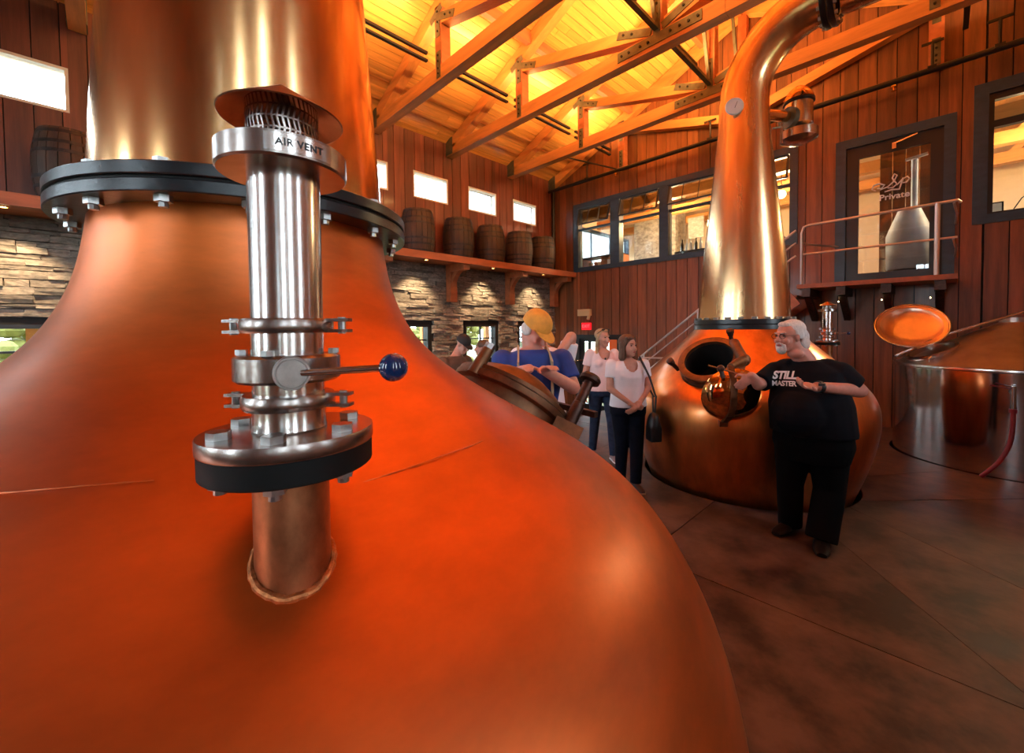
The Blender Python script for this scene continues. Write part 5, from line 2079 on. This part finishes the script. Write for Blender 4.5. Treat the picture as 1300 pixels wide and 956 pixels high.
# man in the yellow cap: bends over the closed manway, head turned down and away
yb = at(676, 640, 3.1)
hcy = at(680, 419, 2.98)
lookY = (RH * .55 - FH * .55 + Vector((0, 0, -.60)))
aY = {1: (at(640, 478, 2.95), at(672, 468, 2.72), (.2, .9, .2), (0, 0, -1), 1), -1: (at(728, 492, 2.95), at(690, 470, 2.72), (-.3, .9, .3), (0, 0, -1), -1)}
p4, B4, G4, q4, hx4, k4, t4 = visitor((yb.x, yb.y), (-FH + RH * .1), lookY, 1.88, 'man in a mustard yellow cap and blue shirt with tan straps behind the closed manway', 'shirt_blue', 'denim_dark', aY, hcy, 'skin_pink', 1.0, 0.12)
cap_on(p4, q4, hx4, 1.08 * k4, 'cap_yellow', True, False)
hr = MB()
R4 = Matrix(hx4).transposed()
for sx in (-1, 1):
    hr.ell(q4(sx * .068, -.02, -.005), (.02, .05, .05), R4)
hr.ell(q4(0, -.07, -.02), (.065, .03, .05), R4)
blob('hair', hr, .008, 2, 'hair_white', p4)
for sx in (-1, 1):
    mb = MB()
    s4 = [G4(sx * .09, -.10, 1.40), G4(sx * .095, .0, 1.475), G4(sx * .11, .125, 1.38), G4(sx * .11, .155, 1.2), G4(sx * .11, .16, 1.0)]
    for a_, b_ in zip(s4, s4[1:]):
        mb.bar(a_, b_ + (b_ - a_) * .06, .045, .012, up=B4.S)
    obj('strap', mb, 'strap_tan', p4, smooth=0)
# tall man in white behind him, forearm raised
wb_ = at(690, 620, 3.75)
aW = {1: ((.26, .02, 1.12), (.2, .18, .95), (-.2, .9, -.3), (0, 0, -1), 1), -1: (at(725, 428, 3.65), at(703, 458, 3.5), (.5, .6, -.4), (0, 0, -1), -1)}
p5, B5, G5, q5, hx5, k5, t5 = visitor((wb_.x, wb_.y), (-FH - RH * .15), (-FH - RH * .3), 1.86, 'dark-haired man in a white T-shirt with bent elbow, behind the yellow cap', 'tee_white', 'denim', aW, at(678, 410, 3.72), 'skin')
hr = MB()
R5 = Matrix(hx5).transposed()
hr.ell(q5(0, -.02, .05), (.082, .094, .08), R5)
blob('hair', hr, .009, 2, 'hair_dark', p5)
# man in the dark cap looking down
db = at(580, 600, 5.3)
aD = {1: ((.22, .10, 1.10), (.08, .30, 1.02), (-.4, .9, .1), (0, -.2, 1), 1), -1: ((-.22, .10, 1.10), (-.06, .30, 1.0), (.4, .9, .1), (0, -.2, 1), -1)}
p6, B6, G6, q6, hx6, k6, t6 = visitor((db.x, db.y), (RH * .75 - FH * .65), (RH * .7 - FH * .5 + Vector((0, 0, -.55))), 1.66, 'man in a dark cap and brown T-shirt looking down by the stone wall', 'tee_olive', 'denim_dark', aD, at(588, 437, 5.25), 'skin')
cap_on(p6, q6, hx6, 1.06 * k6, 'cap_dark', True, False)
pr = at(590, 462, 5.05)
mb = MB()
mb.box((0, 0, 0), (.075, .15, .01))
ph = obj('phone', mb, 'leather_black', None, 'dark phone held by the man in the dark cap', 'phone', smooth=0)
ph.location = G6(0, .42, 1.06)
ph.rotation_euler = (.5, 0, .6)
# person in black near the wall
kb = at(616, 590, 5.9)
aK = {1: ((.24, 0, 1.12), (.2, .16, .95), (-.2, .9, -.3), (0, 0, -1), 1), -1: ((-.24, 0, 1.12), (-.2, .16, .95), (.2, .9, -.3), (0, 0, -1), -1)}
p7, B7, G7, q7, hx7, k7, t7 = visitor((kb.x, kb.y), (-RH * .8 + FH * .3), (-RH * .9 + FH * .1), 1.58, 'person in a black jacket standing before the lit lower window', 'tee_black', 'trouser_black', aK, None, 'skin_pink')
hr = MB()
R7 = Matrix(hx7).transposed()
hr.ell(q7(0, -.025, .05), (.082, .094, .078), R7)
blob('hair', hr, .010, 2, 'hair_brown', p7)
